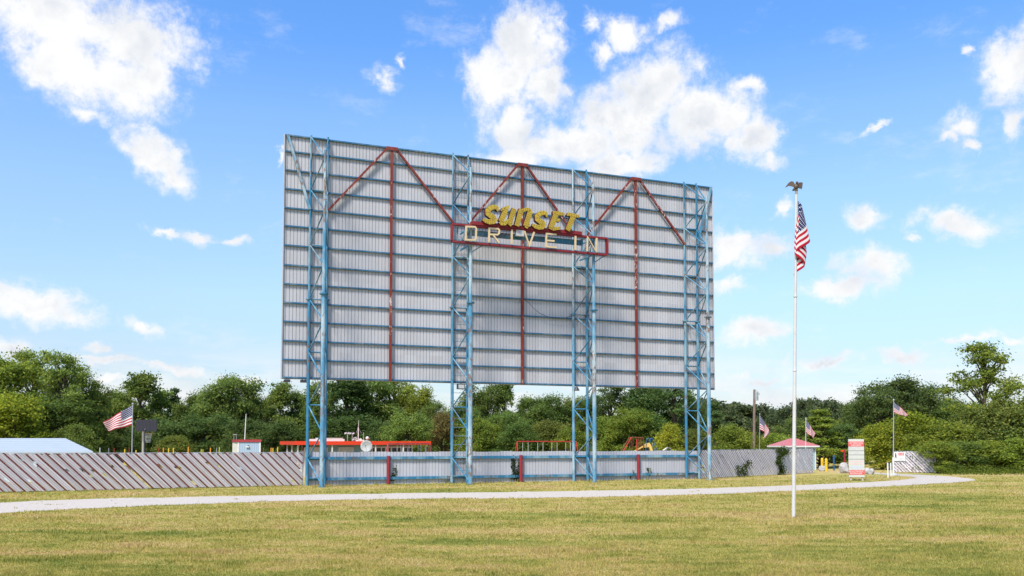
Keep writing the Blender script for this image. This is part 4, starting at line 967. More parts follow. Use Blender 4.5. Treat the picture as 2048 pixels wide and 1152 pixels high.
q = at(489.5, 880, Ys + 2); q2 = at(492.2, 829, Ys + 2); ms = thing('antenna_mast', 'bare thin pale mast rising over the small shed', 'mast', (q.x, q.y, tz)); MB().tube((q.x, q.y, tz), q2, .045, .03, 8).build('pole', WHITE, ms); MB().ball(q2, .06, 8, 6).build('tip', GALV, ms)
vp = at(470, 880, Ys + 3); v_ = thing('roof_vent', 'small metal frame vent on the small shed roof', 'vent', (vp.x, vp.y, tz)); zt2 = at(470, 869.5, Ys + 3).z
b = MB(); [b.tube((vp.x + x, vp.y, tz), (vp.x + x, vp.y, zt2), .025, None, 6) for x in (-.1, .12)]; b.build('leg', GALV, v_); MB().box((vp.x - .16, vp.y - .1, zt2), (.34, 0, 0), (0, .2, 0), (0, 0, .05)).build('top', GALV, v_)
# concession stand
TEAL = plain('teal_wall_paint', (0.19, 0.30, 0.35), .55, var=.05); PALEDOOR = plain('pale_shutter', (0.42, 0.43, 0.42), .5); GLASS_D = plain('dark_window_glass', (0.03, 0.025, 0.025), .15, .6)
fl = at(590, 886, 75.0); frp = at(862, 887, 79.2); fl.z = frp.z = 0; fu = (frp - fl).normalized(); fb_ = Vector((-fu.y, fu.x, 0)); FLn = (frp - fl).length
stand = thing('concession_stand', 'long teal flat roofed building with orange red roof edge behind the screen fence', 'building', fl)
KS = lambda s, d, z: fl + fu * s + fb_ * d + ZX * z
zr1, zr0 = at(590, 882.3, 75).z, at(590, 889.8, 75).z
MB().box(KS(0, 0, zr0), fu * FLn, fb_ * 11.6, ZX * (zr1 - zr0)).build('roof', ORANGE_RED, stand)
w0 = 1.0; MB().box(KS(0.6 + 2.2, w0, 0), fu * (FLn - 4.4), fb_ * 9.6, ZX * (zr0 - .003)).build('wall', TEAL, stand)
sx = lambda px: (lambda r: ((fl.x + fb_.x * w0) * r.y / r.x - (fl.y + fb_.y * w0)) / (fu.y - fu.x * r.y / r.x))(ray(px, 890))
for px0, px1 in ((608, 655), (677, 707)):
    s0, s1 = sx(px0), sx(px1); f = MB().box(KS(s0, w0 - .06, 0), fu * (s1 - s0), fb_ * .058, ZX * (zr0 - .22)).build('shutter_frame', WHITE, stand)
    MB().box(KS(s0 + .08, w0 - .075, 0), fu * (s1 - s0 - .16), fb_ * .014, ZX * (zr0 - .30)).build('shutter', PALEDOOR, f)
wx = [(745.5, 752), (753, 761.5), (764, 770), (775, 781), (784, 793), (795, 802), (806, 814), (816, 823.5)]
b = MB().box(KS(sx(744), w0 - .05, .8), fu * (sx(825) - sx(744)), fb_ * .048, ZX * (zr0 - .95)); wf = b.build('window_frame', WHITE, stand)
for px0, px1 in wx:
    s0, s1 = sx(px0), sx(px1); MB().box(KS(s0, w0 - .06, 1.0), fu * (s1 - s0), fb_ * .0085, ZX * (zr0 - 1.27)).build('pane', GLASS_D, wf)
for px in (643, 660, 746, 801):
    s0 = sx(px); MB().box(KS(s0, .12, 0), fu * .1, fb_ * .1, ZX * (zr0 - .003)).build('post', WHITE, stand)
for s0, d in ((.25, .5), (.25, 4.5), (.25, 8), (FLn - .4, .5), (1.6, 2.2), (1.2, 5)): MB().box(KS(s0, d, 0), fu * .12, fb_ * .12, ZX * (zr0 - .003)).build('post', WHITE, stand)
MB().box(KS(1.0, 3.0, 0), fu * .5, fb_ * 1.6, ZX * (zr0 - .5)).build('menu_board', WHITE, stand)
MB().box(KS(FLn - 1.6, 1.5, 0), fu * .06, fb_ * 5, ZX * (zr0 - .003)).build('end_wall', TEAL, stand)
def roofpt(px, d): # point on the roof d metres back
    r = ray(px, 884); o2 = fl + fb_ * d; k = (o2.x * r.y / r.x - o2.y) / (fu.y - fu.x * r.y / r.x); q = o2 + fu * k; q.z = zr1; return q
q0, q1 = roofpt(622, 3.5), roofpt(689, 3.5); ac = thing('roof_cover', 'long white flat sheet housing lying on the red edged roof', 'roof unit', (q0 + q1) / 2)
MB().box(q0, q1 - q0, fb_ * 2, ZX * .2).build('housing', WHITE, ac); MB().box(q0 + fu * .6 + ZX * .202, (q1 - q0) * .75, fb_ * 1.5, ZX * .1).build('lid', PALEDOOR, ac)
def lamp_mast(px, py, d, label):
    q = roofpt(px, d); tpz = at(px, py, q.y).z; o = thing('floodlight', label, 'floodlight', q); MB().tube(q, (q.x, q.y, tpz), .035, None, 8).build('mast', GALV, o)
    for x in (-.16, .10): MB().box((q.x + x - .1, q.y - .14, tpz - .02), (.2, 0, .05), (0, .16, 0), (0, 0, .14)).build('lamp_head', GREY_BOX, o)
lamp_mast(695, 868, 4, 'pair of grey floodlights on a short mast nearest the roof housing'); lamp_mast(704.5, 868.5, 5, 'pair of grey floodlights on a short mast nearest the antenna')
q = roofpt(716.5, 3); zt3 = at(717.5, 840, q.y).z; zf3 = at(717.5, 855, q.y).z; an = thing('antenna', 'tall radio antenna with three drooping rods on the stand roof', 'antenna', q)
MB().tube(q, (q.x, q.y, zf3), .045, None, 8).tube((q.x, q.y, zf3), (q.x + .04, q.y, zt3), .022, .012, 6).build('mast', WHITE, an)
for dx, dy in ((-.22, 0), (.27, 0), (0, .25)): MB().tube((q.x, q.y, zf3), (q.x + dx, q.y + dy, zf3 - .52), .016, None, 5).build('rod', GALV, an)
q = roofpt(727, 4); t2_ = thing('antenna', 'short plain grey stub antenna on the stand roof', 'antenna', q); MB().tube(q, (q.x, q.y, at(727, 866, q.y).z), .03, None, 8).build('mast', GALV, t2_); MB().ball((q.x, q.y, at(727, 866, q.y).z), .045, 8, 6).build('tip', GALV, t2_)
q = roofpt(708, 2); t2_ = thing('antenna', 'small cross shaped aerial on the stand roof edge', 'antenna', q); zz = at(708, 874, q.y).z; b = MB().tube(q, (q.x + .08, q.y, zz), .03, None, 6); b.build('mast', GALV, t2_)
b = MB().tube((q.x - .18, q.y, zz - .28), (q.x + .28, q.y, zz - .15), .02, None, 6).tube((q.x - .1, q.y, zz - .12), (q.x + .22, q.y, zz - .02), .02, None, 6); b.build('crossbars', GALV, t2_)
q = roofpt(721, 3); t2_ = thing('roof_unit', 'small white box with domed lid on the stand roof', 'roof unit', q); MB().box(q - fu * .35, fu * .7, fb_ * .5, ZX * .13).build('base', WHITE, t2_); MB().tube(q + ZX * .131 + fb_ * .2, q + ZX * .24 + fb_ * .2, .2, .13, 12).build('dome', WHITE, t2_)
q = roofpt(734.5, 4); t2_ = thing('dome_light', 'white round dome on a stalk behind the big dish', 'lamp', q); zz = at(734.5, 876.5, q.y).z; MB().tube(q, (q.x, q.y, zz - .1), .04, None, 8).build('stalk', GALV, t2_); MB().ball((q.x, q.y, zz), .155, 14, 10, sc=(1, 1, 1.1)).build('globe', WHITE, t2_, smooth=True)
# dish
Yd = 69.0; dc = at(732.8, 892.5, Yd); dish = thing('satellite_dish', 'large round white satellite dish showing above the fence before the stand', 'satellite dish', (dc.x, Yd, 0))
b = MB(); nr, ns = 5, 32; rad = 11.6 * Yd / F; vs = [dc + Vector((0, .12, 0))]
for i in range(1, nr + 1):
    for j in range(ns): r_ = rad * i / nr; an_ = 6.283 * j / ns; vs.append(dc + Vector((r_ * math.cos(an_), .12 * (1 - (i / nr) ** 2), r_ * math.sin(an_))))
fs = [[0, 1 + j, 1 + (j + 1) % ns] for j in range(ns)] + [[1 + (i - 1) * ns + j, 1 + i * ns + j, 1 + i * ns + (j + 1) % ns, 1 + (i - 1) * ns + (j + 1) % ns] for i in range(1, nr) for j in range(ns)]
b.add(vs, fs); o = b.build('reflector', WHITE, dish, smooth=True); o.modifiers.new('t', 'SOLIDIFY').thickness = .02
fp_ = dc + Vector((0, -.4, .05)); MB().tube(fp_, fp_ + Vector((0, .1, 0)), .035, None, 10).build('feed', DARK, dish)
b = MB()
for an_ in (-1.57, .7, 2.4): b.tube(fp_, dc + Vector((rad * .95 * math.cos(an_), 0, rad * .95 * math.sin(an_))), .01, None, 5)
b.build('feed_arm', GALV, dish); MB().tube((dc.x, Yd + .2, 0), (dc.x, Yd + .2, dc.z), .06, None, 10).build('mount_post', GALV, dish)
# red-and-white swing frame before the stand
RW = plain('red_white_pipe', (0.56, 0.13, 0.11), .5, var=.5, sc=4)
def frame_set(name, label, px0, px1, pyt, Y0, Y1, spread, mat, hang, seat=True):
    a, c = at(px0, pyt, Y0), at(px1, pyt, Y1); o = thing(name, label, 'swing set', ((a.x + c.x) / 2, (Y0 + Y1) / 2, 0)); MB().tube(a, c, .05, None, 10).build('top_bar', mat, o); u = (c - a).normalized(); u.z = 0; v = Vector((-u.y, u.x, 0)) * spread
    for e, sg in ((a, -.25), (c, .25)):
        for k in (-1, 1): q = e + u * sg + v * k; MB().tube(e, (q.x, q.y, 0), .045, None, 8).build('leg', mat, o)
    for f0, f1 in hang:
        p, r = a.lerp(c, f0), a.lerp(c, f1); b = MB()
        for e in (p, r): b.tube(e - ZX * .02, (e.x, e.y, .55), .016, None, 5)
        s_ = b.build('swing_chains', WHITE, o); MB().box(Vector((p.x, p.y - .1, .5)), r - p, Vector((0, .2, 0)), ZX * .045).build('seat', DARK, s_)
    return o
frame_set('swing_set', 'red and white pipe swing frame before the teal building', 776, 859, 887.5, 70.5, 72.5, .75, RW, [(.22, .3), (.5, .57), (.72, .79)])
RSW = plain('red_swing_pipe', (0.40, 0.035, 0.025), .5, var=.15)
frame_set('swing_set', 'long red topped swing set with white chains between second and third towers', 1034.5, 1152, 883, 86, 89, .7, RSW, [(.09, .18), (.34, .43), (.58, .67), (.82, .90)])
# brown climbing frame and slide
Yc = 90.0; z_ = lambda x, y: at(1230 + x / 17.07, 860 + y / 17.07, Yc)
cf = thing('climbing_frame', 'rusty brown climbing frame with vertical bars beside the yellow slide', 'climbing frame', (z_(640, 600).x, Yc, 0)); dY = Vector((0, 1.6, 0))
p1, p2, p3 = z_(310, 680), z_(560, 250), z_(965, 262); pg = p1 + (p1 - p2).normalized() * 3.6; pg = p2 + (p1 - p2) * (p2.z / (p2.z - p1.z))
for k, d in enumerate((Vector(), dY)):
    MB().path([pg + d, p2 + d], .05, 8).build('sloping_rail', RUST if k else RSW, cf); MB().path([p2 + d, p3 + d], .045, 8).build('top_rail', RUST, cf); MB().tube(p3 + d, (p3.x, Yc + d.y, 0), .045, None, 8).build('post', RUST, cf)
for x in (545, 610, 650, 820, 850, 900, 935): q = z_(x, 255); MB().tube((q.x, Yc + (.8 if x % 3 else 1.6), 0), (q.x, Yc + (.8 if x % 3 else 1.6), q.z - .03), .02, None, 6).build('bar', RUST, cf)
q = z_(738, 310); MB().tube((q.x, Yc - .1, 0), (q.x, Yc - .1, q.z), .055, None, 8).build('red_post', RSW, cf)
YS = plain('yellow_slide_plastic', (0.62, 0.40, 0.11), .4, var=.06); BS = plain('blue_slide_rail', (0.03, 0.12, 0.30), .4)
sl = thing('playground_slide', 'yellow playground slide with arched blue handrails behind the screen fence', 'slide', (z_(1150, 600).x, Yc + .3, 0))
pts = [z_(200, 1000), z_(720, 690), z_(1000, 530), z_(1080, 460), z_(1200, 440)]; low = [z_(1190, 580), z_(1080, 600), z_(920, 610), z_(800, 690), z_(280, 1040)]
chute = MB().prism([p + Vector((0, .25, 0)) for p in pts + low], Vector((0, .55, 0))); chute.build('chute', YS, sl)
MB().prism([p + Vector((0, .2, 0)) for p in (z_(1190, 445), z_(1250, 520), z_(1300, 700), z_(1420, 1500), z_(1330, 1500), z_(1215, 700), z_(1170, 560))], Vector((0, .65, 0))).build('side_panel', YS, sl)
def arch(x0, x1, d):
    b = MB(); P = [z_(x0 - 30, 1500) + Vector((0, d, 0)), z_(x0, 480) + Vector((0, d, 0))]
    for i in range(9): a = math.pi * (1 - i / 8); P.append(z_((x0 + x1) / 2 + (x1 - x0) / 2 * math.cos(a), 400 - 120 * math.sin(a)) + Vector((0, d, 0)))
    P += [z_(x1 + 130, 700) + Vector((0, d, 0)), z_(x1 + 330, 1500) + Vector((0, d, 0))]; return b.path(P, .03, 7)
arch(1060, 1230, .05).build('handrail', BS, sl); arch(1225, 1370, 1.0).build('handrail', BS, sl)
b = MB()
for i in range(6): b.tube(z_(1250 + i * 55, 520 + i * 130) + Vector((0, .1, 0)), z_(1250 + i * 55, 520 + i * 130) + Vector((0, 1.0, 0)), .025, None, 6)
b.build('steps', BS, sl)
cb = thing('seesaw', 'low pale pipe frame poking above the fence beyond the slide', 'seesaw', (z_(1800, 600).x, Yc, 0)); g_ = lambda x, y: (z_(x, y).x, Yc, z_(x, y).z)
MB().path([g_(1400, 1000), g_(1640, 690), g_(1760, 600)], .03, 7).path([(v[0], v[1] + .8, v[2]) for v in (g_(1500, 1000), g_(1720, 690), g_(1840, 600), g_(1960, 640), g_(1980, 1500))], .03, 7).build('frame', GALV, cb); MB().tube(g_(1760, 600), g_(1765, 1500), .03, None, 7).build('leg', GALV, cb)
# basketball hoop
Yb = 70.0; h_ = lambda x, y: at(180 + x / 8.23, 790 + y / 8.23, Yb)
bh = thing('basketball_hoop', 'black basketball backboard with ragged net behind the striped fence', 'basketball hoop', (h_(915, 800).x, Yb, 0))
m, t = new_mat('black_punched_board'); p = pos(t); q = N(t, 'ShaderNodeSeparateXYZ', {0: p}, None).outputs
fx = M_(t, 'ABSOLUTE', M_(t, 'SUBTRACT', M_(t, 'FRACT', M_(t, 'DIVIDE', q[0], .11)), .5)); fz_ = M_(t, 'ABSOLUTE', M_(t, 'SUBTRACT', M_(t, 'FRACT', M_(t, 'DIVIDE', q[2], .09)), .5))
hole = M_(t, 'MULTIPLY', M_(t, 'LESS_THAN', fx, .22), M_(t, 'LESS_THAN', fz_, .22)); finish(t, mixc(t, hole, (.018, .016, .024), (.05, .05, .06)), .5, .3); BOARD = m
c0, c1, c2, c3 = h_(758, 405), h_(1105, 405), h_(1105, 600), h_(758, 600); ch = .1
outl = [c0 + Vector((ch, 0, 0)), c1 + Vector((-ch, 0, 0)), c1 + Vector((0, 0, -ch)), c2 + Vector((0, 0, ch)), c2 + Vector((-ch, 0, 0)), c3 + Vector((ch, 0, 0)), c3 + Vector((0, 0, ch)), c0 + Vector((0, 0, -ch))]
MB().prism(outl, Vector((0, -.05, 0))).build('backboard', BOARD, bh)
rc = h_(920, 625) + Vector((0, .45, 0)); b = MB(); ring = [rc + Vector((.30 * math.cos(i * .3927), .3 * math.sin(i * .3927), 0)) for i in range(17)]; ORANGE = plain('orange_rim', (.55, .12, .04)); b.path(ring, .02, 6).build('rim', ORANGE, bh)
b = MB()
for i in range(12):
    a = i * .5236; a2 = a + .5; p0_ = rc + Vector((.3 * math.cos(a), .3 * math.sin(a), 0)); p1_ = rc + Vector((.22 * math.cos(a2), .22 * math.sin(a2), -.35)); p2_ = rc + Vector((.15 * math.cos(a), .15 * math.sin(a), -.75)); b.path([p0_, p1_, p2_], .01, 4)
    a3 = a - .5; b.path([p0_, rc + Vector((.22 * math.cos(a3), .22 * math.sin(a3), -.35))], .01, 4)
b.build('net', WHITE, bh)
q = h_(912, 570); MB().tube((q.x, Yb - .12, -.1), (q.x, Yb - .12, q.z), .045, None, 8).build('pole', DARK, bh); MB().bar((q.x, Yb - .12, q.z - .1), (q.x, Yb, q.z + .1), .06, .06).build('bracket', DARK, bh)
q = h_(820, 600); wp = thing('wooden_post', 'grey square wooden post beside the basketball hoop', 'post', (q.x, Yb + .6, 0)); MB().box((q.x - .07, Yb + .6, 0), (.14, 0, 0), (0, .14, 0), (0, 0, q.z)).build('shaft', plain('grey_wood', (.30, .28, .25), .8), wp); MB().box((q.x - .08, Yb + .59, q.z), (.16, 0, 0), (0, .16, 0), (0, 0, .03)).build('cap', GALV, wp)
# marker posts on the lot
SPC = {'y': ('yellow', (.62, .42, .03)), 'o': ('orange', (.60, .24, .03)), 'r': ('dark red', (.30, .03, .02)), 'l': ('lime yellow', (.50, .55, .08)), 'g': ('grey', (.25, .26, .28)), 'w': ('white', (.6, .6, .58))}
SPM = {k: plain('post_' + v[0].replace(' ', '_'), v[1], .5) for k, v in SPC.items()}
WHERE = {'y': 'yellow marker post topping the striped fence line on the lot', 'o': 'orange marker post standing on the lot behind the striped fence', 'r': 'thin dark red marker post behind the striped fence', 'l': 'lime yellow marker post behind the striped fence', 'g': 'thin grey marker post behind the striped fence', 'w': 'white marker post behind the striped fence'}
for (x, y, k) in ((50, 710, 'y'), (95, 695, 'r'), (165, 722, 'y'), (397, 693, 'r'), (445, 698, 'o'), (499, 703, 'y'), (548, 698, 'y'), (700, 690, 'o'), (832, 710, 'l'), (850, 713, 'l'), (927, 698, 'o'), (990, 698, 'g'), (1017, 692, 'l'), (1468, 702, 'o'), (1548, 698, 'o'), (1567, 700, 'y'), (1615, 690, 'y'), (-205, 697, 'w'), (-60, 700, 'r'), (-115, 702, 'g')):
    Yq = 72 + (abs(x) % 7) * .8; q = at(240 + x / 5.12, 760 + y / 5.12, Yq); r_ = .05 if k in 'yo' else .03
    o = thing('marker_post', WHERE[k], 'post', (q.x, Yq, 0), 'coloured posts on the lot'); MB().tube((q.x, Yq, 0), (q.x, Yq, q.z), r_, None, 8).build('pipe', SPM[k], o); MB().tube((q.x, Yq, q.z), (q.x, Yq, q.z + .03), r_ * 1.15, r_ * .6, 8).build('cap', SPM[k], o)
# parked thing seen as a pale arch behind the fence end
# gate hut
Yh = 94.0; HW = 50 * Yh / F
hut = thing('gate_hut', 'small ticket hut with pinkish red hipped metal roof', 'hut', (at(1593, 940, Yh).x, Yh, 0)); hx = at(1598, 890, Yh).x; ze, zr = at(1593, 891.5, Yh).z, at(1593, 876.5, Yh).z
ROOF_RED = stripes_mat('faded_red_metal_roof', (0.42, 0.12, 0.11), (0.27, 0.07, 0.065), .3, (1, .3, 0), .12)
HP = lambda x, y, z: Vector((hx + x * math.cos(.28) - y * math.sin(.28), Yh + 2 + x * math.sin(.28) + y * math.cos(.28), z))
hw, hd = HW * .80, 1.75
b = MB(); q = [HP(-hw, -hd, ze), HP(hw, -hd, ze), HP(hw, hd, ze), HP(-hw, hd, ze), HP(-.35, 0, zr), HP(.35, 0, zr)]; b.add(q, [[0, 1, 5, 4], [1, 2, 5], [2, 3, 4, 5], [3, 0, 4], [3, 2, 1, 0]]); b.build('roof', ROOF_RED, hut)
b = MB()
for i, j in ((0, 1), (1, 2), (2, 3), (3, 0)):
    d = (q[j] - q[i]).normalized(); n_ = Vector((d.y, -d.x, 0)); b.box(q[i] - ZX * .153 - n_ * .0, q[j] - q[i], -n_ * .04, ZX * .15)
b.build('fascia', WHITE, hut)
b = MB(); b.box(HP(-hw + .35, -hd + .35, 0), HP(hw - .35, -hd + .35, 0) - HP(-hw + .35, -hd + .35, 0), HP(-hw + .35, hd - .35, 0) - HP(-hw + .35, -hd + .35, 0), ZX * (ze - .155)); b.build('wall', plain('pale_teal_wall', (.25, .38, .42), .55), hut)
b = MB()
for sx_ in (-1, 1): b.box(HP(sx_ * (hw - .35) - .06, -hd + .30, 0), HP(.12, 0, 0) - HP(0, 0, 0), HP(0, .12, 0) - HP(0, 0, 0), ZX * (ze - .156))
b.build('corner_trim', WHITE, hut)
MB().box(HP(-hw + .8, -hd + .31, 1.1), HP(1.1, 0, 0) - HP(0, 0, 0), HP(0, .035, 0) - HP(0, 0, 0), ZX * .8).build('window', WHITE, hut)
# utility pole
Yu = 96.0; ut, ub = at(1508.8, 779, Yu), at(1507, 900, Yu); up_ = thing('utility_pole', 'weathered wooden utility pole with grey transformer beside the screen', 'utility pole', (ub.x, Yu, 0)); WOOD = plain('weathered_pole_wood', (.17, .125, .10), .9, var=.25, sc=5)
MB().tube((ub.x, Yu, -.1), ut, .17, .12, 10).build('shaft', WOOD, up_)
q = at(1513, 801, Yu - .3); b = MB().tube(q, q + ZX * .85, .2, None, 14).tube(q + ZX * .85, q + ZX * .93, .2, .1, 14); tr__ = b.build('transformer', GALV, up_); MB().tube(q + ZX * .93, q + ZX * 1.15, .05, .03, 8).build('insulator', GREY_BOX, tr__)
b = MB().path([ut - ZX * .3, ut + Vector((.25, -.1, -.12)), ut + Vector((.42, -.15, -.3)), ut + Vector((.5, -.2, -.6)), Vector((q.x + .1, Yu - .3, q.z + .95))], .018, 6); b.build('cable', GALV, up_); MB().bar(Vector((ut.x, Yu - .1, q.z + .4)), Vector((q.x, Yu - .3, q.z + .4)), .07, .07).build('mount', GALV, up_)
# ---- gate furniture
yb_ = plain('bollard_yellow', (.66, .38, .02), .5)
BL = []
for px, py, pt_, lb in ((1644.7, 940, 916, 'yellow bollard farther back beside the gate hut'), (1652.7, 943, 917, 'yellow bollard nearest the hut in front of the low rock')):
    g = gnd(px, py); zt4 = at(px, pt_, g.y).z; o = thing('bollard', lb, 'bollard', g, 'yellow gate bollards'); MB().tube((g.x, g.y, -.05), (g.x, g.y, zt4 - .12), .14, None, 14).build('post', yb_, o); MB().ball((g.x, g.y, zt4 - .12), .14, 14, 8).build('cap', yb_, o, smooth=True); BL.append(Vector((g.x, g.y, zt4 - .3)))
bp_ = plain('dark_blue_post', (.02, .08, .20), .5)
for px, py, pt_, lb in ((1668, 941, 912, 'dark blue post standing in the gateway beyond the bollards'), (1655.5, 934, 909, 'thin dark blue post just behind the bollards')):
    g = gnd(px, py); zt4 = at(px, pt_, g.y).z; o = thing('gate_post', lb, 'post', g); MB().tube((g.x, g.y, -.05), (g.x, g.y, zt4), .085, None, 10).build('post', bp_, o); MB().tube((g.x, g.y, zt4), (g.x, g.y, zt4 + .06), .1, .06, 10).build('cap', bp_, o)
g = gnd(1689.8, 941); o = thing('height_arm', 'rusty red post with short sideways arm beside the notice board', 'post', g); zt4 = at(1690, 899, g.y).z; MB().box((g.x - .07, g.y, 0), (.14, 0, 0), (0, .14, 0), (0, 0, zt4)).build('post', RED_POST, o); xa = at(1682, 900, g.y).x; MB().box((xa, g.y + .01, zt4 - .22), (g.x - .075 - xa, 0, 0), (0, .1, 0), (0, 0, .16)).build('arm', ORANGE_RED, o)
ROCK = plain('grey_boulder', (.36, .34, .33), .9, var=.25, sc=3, dirt=((.18, .16, .15), .8))
def boulder(px, py, wpx, hpx, lb, seed):
    g = gnd(px, py); w, h = wpx * g.y / F / 2, hpx * g.y / F; rnd = random.Random(seed); b = MB().ball((0, 0, 0), 1, 12, 8); dirs = [Vector((rnd.gauss(0, 1), rnd.gauss(0, 1), rnd.gauss(0, 1))).normalized() for _ in range(9)]; cut = [rnd.uniform(.62, .9) for _ in dirs]
    for i, v in enumerate(b.v):
        for d, c in zip(dirs, cut):
            k = v.dot(d)
            if k > c: v = v - d * (k - c)
        b.v[i] = g + Vector((v.x * w * 1.15, v.y * w, (v.z * .62 + .42) * h * 1.05))
    tag(b.build('boulder', ROCK, None, g), lb, 'rock')
boulder(1646, 942.5, 15, 12, 'low flat rock at the foot of the yellow bollards', 1); boulder(1688, 946.5, 21, 20, 'large grey boulder behind the notice board beside the red post', 2); boulder(1734, 948, 12, 12, 'squat brown boulder at the edge of the notice board', 3); boulder(1743, 949, 12, 11, 'pale block of rock farther along from the notice board', 4)
# notice board
nbp = gnd(1712, 961.3); YN = nbp.y; nz = lambda x, y: at(1685 + x / 11.53, 870 + y / 11.53, YN)
brd = thing('notice_board', 'tall white notice board with red bands headed attention drivers', 'sign', nbp); L0, R0 = nz(133, 95).x, nz(492, 95).x; T0, B0 = nz(300, 95).z, nz(300, 972).z
BOARDW = plain('notice_board_white', (.46, .46, .41), .5, var=.03, dirt=((.55, .50, .42), .4)); BAND = plain('faded_red_band', (.58, .085, .075), .5, var=.06)
MB().box((L0, YN, B0), (R0 - L0, 0, 0), (0, .05, 0), (0, 0, T0 - B0)).build('board', BOARDW, brd)
for x in (200, 470): q = nz(x, 1000); MB().box((q.x - .06, YN + .052, -.1), (.12, 0, 0), (0, .09, 0), (0, 0, T0 * .9)).build('leg', plain('leg_wood', (.40, .36, .27), .8), brd)
for y0, y1 in ((150, 265), (808, 918)): a, c = nz(0, y0).z, nz(0, y1).z; MB().box((L0 - .004, YN - .008, c), (R0 - L0 + .008, 0, 0), (0, .006, 0), (0, 0, a - c)).build('band', BAND, brd)
for y in (362, 458, 556): a = nz(0, y).z; MB().box((L0, YN - .006, a - .012), (R0 - L0, 0, 0), (0, .004, 0), (0, 0, .024)).build('divider', INK, brd)
def words(txt, x0, x1, y0, y1, mat, d=.013):
    cu = bpy.data.curves.new('t', 'FONT'); cu.body = txt; cu.align_x = 'CENTER'; cu.extrude = .002; tmp = bpy.data.objects.new('t', cu); COL.objects.link(tmp); dg = bpy.context.evaluated_depsgraph_get(); dg.update(); me = bpy.data.meshes.new_from_object(tmp.evaluated_get(dg)); bpy.data.objects.remove(tmp)
    v = np.array([q.co[:] for q in me.vertices]); mn, mx = v.min(0), v.max(0); a, c = nz(x0, y1), nz(x1, y0); b = MB()
    b.v = [Vector((a.x + (p_[0] - mn[0]) / (mx[0] - mn[0]) * (c.x - a.x), YN - d - p_[2], a.z + (p_[1] - mn[1]) / (mx[1] - mn[1]) * (c.z - a.z))) for p_ in v]; b.f = [list(p_.vertices) for p_ in me.polygons]; b.m = [0] * len(b.f); b.build('lettering', mat, brd)
words('ATTENTION', 160, 466, 166, 206, WHITE); words('DRIVERS', 196, 430, 216, 252, WHITE)
words('NO ALCOHOLIC', 142, 484, 820, 858, WHITE); words('BEVERAGES', 182, 446, 868, 904, WHITE)
def faint(rows, mat):
    b = MB(); rnd = random.Random(len(rows))
    for (x0, x1, y) in rows:
        x = x0
        while x < x1 - 14:
            w = rnd.uniform(10, 34); a, c = nz(x, y + 9), nz(min(x + w, x1), y - 9); b.box((a.x, YN - .006, a.z), (c.x - a.x, 0, 0), (0, .004, 0), (0, 0, c.z - a.z)); x += w + 9
    b.build('faded_print', mat, brd)
faint([(150, 240, 285), (290, 410, 292), (150, 300, 318), (150, 210, 388), (330, 400, 392), (280, 440, 425)], GREYINK); faint([(150, 470, 605), (150, 470, 665)], PINKINK); faint([(150, 470, 740), (230, 400, 780)], BLUEINK)
# white posts and rope
for px, py, pt_, lb in ((1776, 955.5, 926.5, 'thin white post standing alone in the grass by the road'), (1782, 952, 927, 'thin white post close beside the tyre flagpole')):
    g = gnd(px, py); zt4 = at(px, pt_, g.y).z; o = thing('white_post', lb, 'post', g); MB().tube((g.x, g.y, -.05), (g.x, g.y, zt4), .055, None, 10).build('post', WHITE, o); MB().tube((g.x, g.y, zt4), (g.x, g.y, zt4 + .04), .06, .03, 10).build('cap', WHITE, o)
ROPE = plain('yellow_rope', (.60, .42, .06), .7)
def rope(a, c, sag, lb):
    P = [a.lerp(c, i / 14) - ZX * sag * 4 * (i / 14) * (1 - i / 14) for i in range(15)]; b = MB().path(P, .022, 6); tag(b.build('rope', ROPE, None, (a + c) / 2), lb, 'rope')
rope(BL[0], BL[1], .12, 'pale rope slung between the two yellow bollards'); gA = gnd(1690, 941); rope(BL[1], Vector((gA.x, gA.y - .1, .75)), .25, 'pale rope sagging from bollard to the red post')
rope(Vector((gA.x + .1, gA.y - .1, .85)), Vector((tb.x, tb.y, at(1786, 919, tb.y).z)), .55, 'yellow rope sagging across the gateway to the tyre flagpole'); g = gnd(1776, 955.5); rope(Vector((g.x, g.y, at(1775, 932, g.y).z)), gnd(1760, 945.5, .05), .1, 'yellow rope end dropping from the white post to the road')
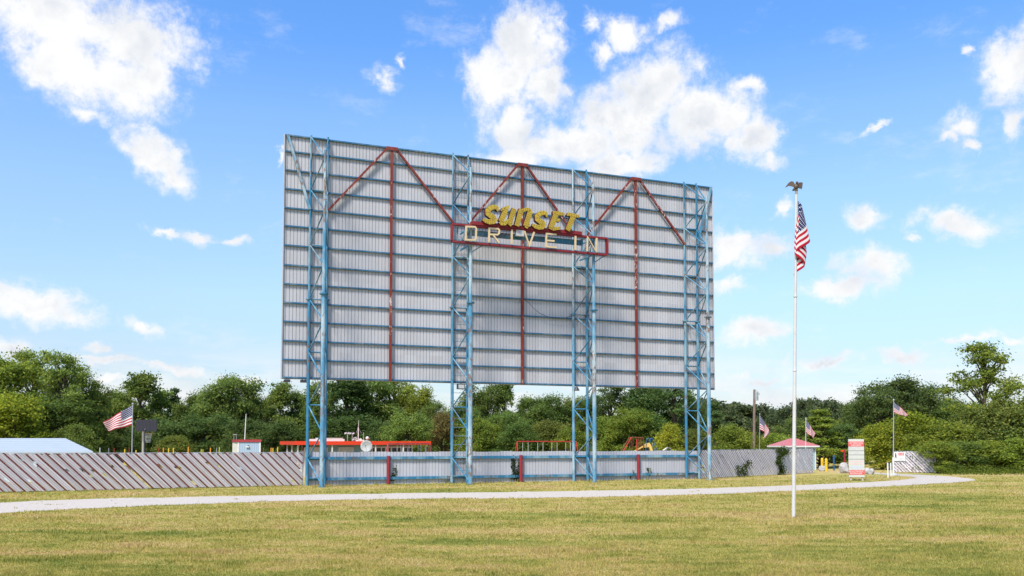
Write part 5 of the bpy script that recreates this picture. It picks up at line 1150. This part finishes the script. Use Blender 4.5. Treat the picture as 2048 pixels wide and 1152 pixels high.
# vines on the fences
def vine(lb, pts, r, n, seed, col):
    g = np.random.default_rng(seed); P = np.array([tuple(p) for p in pts]); k = g.integers(len(P), size=n); c = P[k] + g.normal(size=(n, 3)) * np.array(r); c[:, 2] = np.abs(c[:, 2]); tx = g.normal(size=(n, 3)); tx /= np.linalg.norm(tx, axis=1)[:, None]; ty = np.cross(tx, g.normal(size=(n, 3))); ty /= np.linalg.norm(ty, axis=1)[:, None]; s = .06 * (.6 + g.random(n))[:, None]
    co = np.stack([c - tx * s, c + ty * s * .6, c + tx * s, c - ty * s * .6], 1).astype(np.float32); b0 = P.mean(0) * np.array([1, 1, 0]); o = bpy.data.objects.new('vine', tri_mesh('vine', co - b0.astype(np.float32), LEAF, 4)); o.location = b0; COL.objects.link(o); o.color = tuple(col) + (1,); tag(o, lb, 'vine')
def on_f(px, py): a_, z = scr(px, py, -.15); return S(a_, -.15, max(z, .03))
dk = (.035, .055, .022)
vine('dark creeper climbing the grey fence beside the middle red post', [on_f(x, y) for x, y in ((1026, 920), (1026, 928), (1027, 938), (1028, 946), (1032, 952), (1036, 945), (1037, 935), (1040, 928), (1031, 955), (1024, 954), (1036, 955))], (.10, .04, .13), 520, 1, dk)
vine('small weed growing by the red post nearest the first tower', [on_f(x, y) for x, y in ((786, 950), (789, 946), (790, 955), (784, 958), (790, 938))], (.07, .05, .1), 150, 2, (.06, .09, .02))
vine('thin weed on the grey fence before the fourth tower', [on_f(x, y) for x, y in ((1266, 946), (1297, 948), (1300, 942), (1262, 952), (1296, 938))], (.10, .05, .1), 110, 3, (.06, .08, .03))
def on_r(f, z): return rf0.lerp(rf1, f) + Vector((.08, -.1, z))
vine('thick creeper curtain hanging on the mauve fence before the hut', [on_r(.66 + .02 * math.sin(i), .1 + i * .24) for i in range(10)] + [on_r(.70, 2.0), on_r(.64, 2.2), on_r(.72, 2.1)], (.22, .12, .16), 1700, 4, (.06, .085, .022))
vine('ragged creeper low on the mauve fence near the screen', [on_r(.30, .3), on_r(.33, .6), on_r(.36, .9), on_r(.38, 1.2), on_r(.29, .8), on_r(.35, .3)], (.16, .1, .15), 600, 5, (.05, .075, .022))
vine('flowering weeds along the grass edge below the bushes', [gnd(x, 946 + (x % 5)) + ZX * .25 for x in range(1880, 2100, 6)], (.5, .4, .25), 3800, 6, (.10, .13, .03))
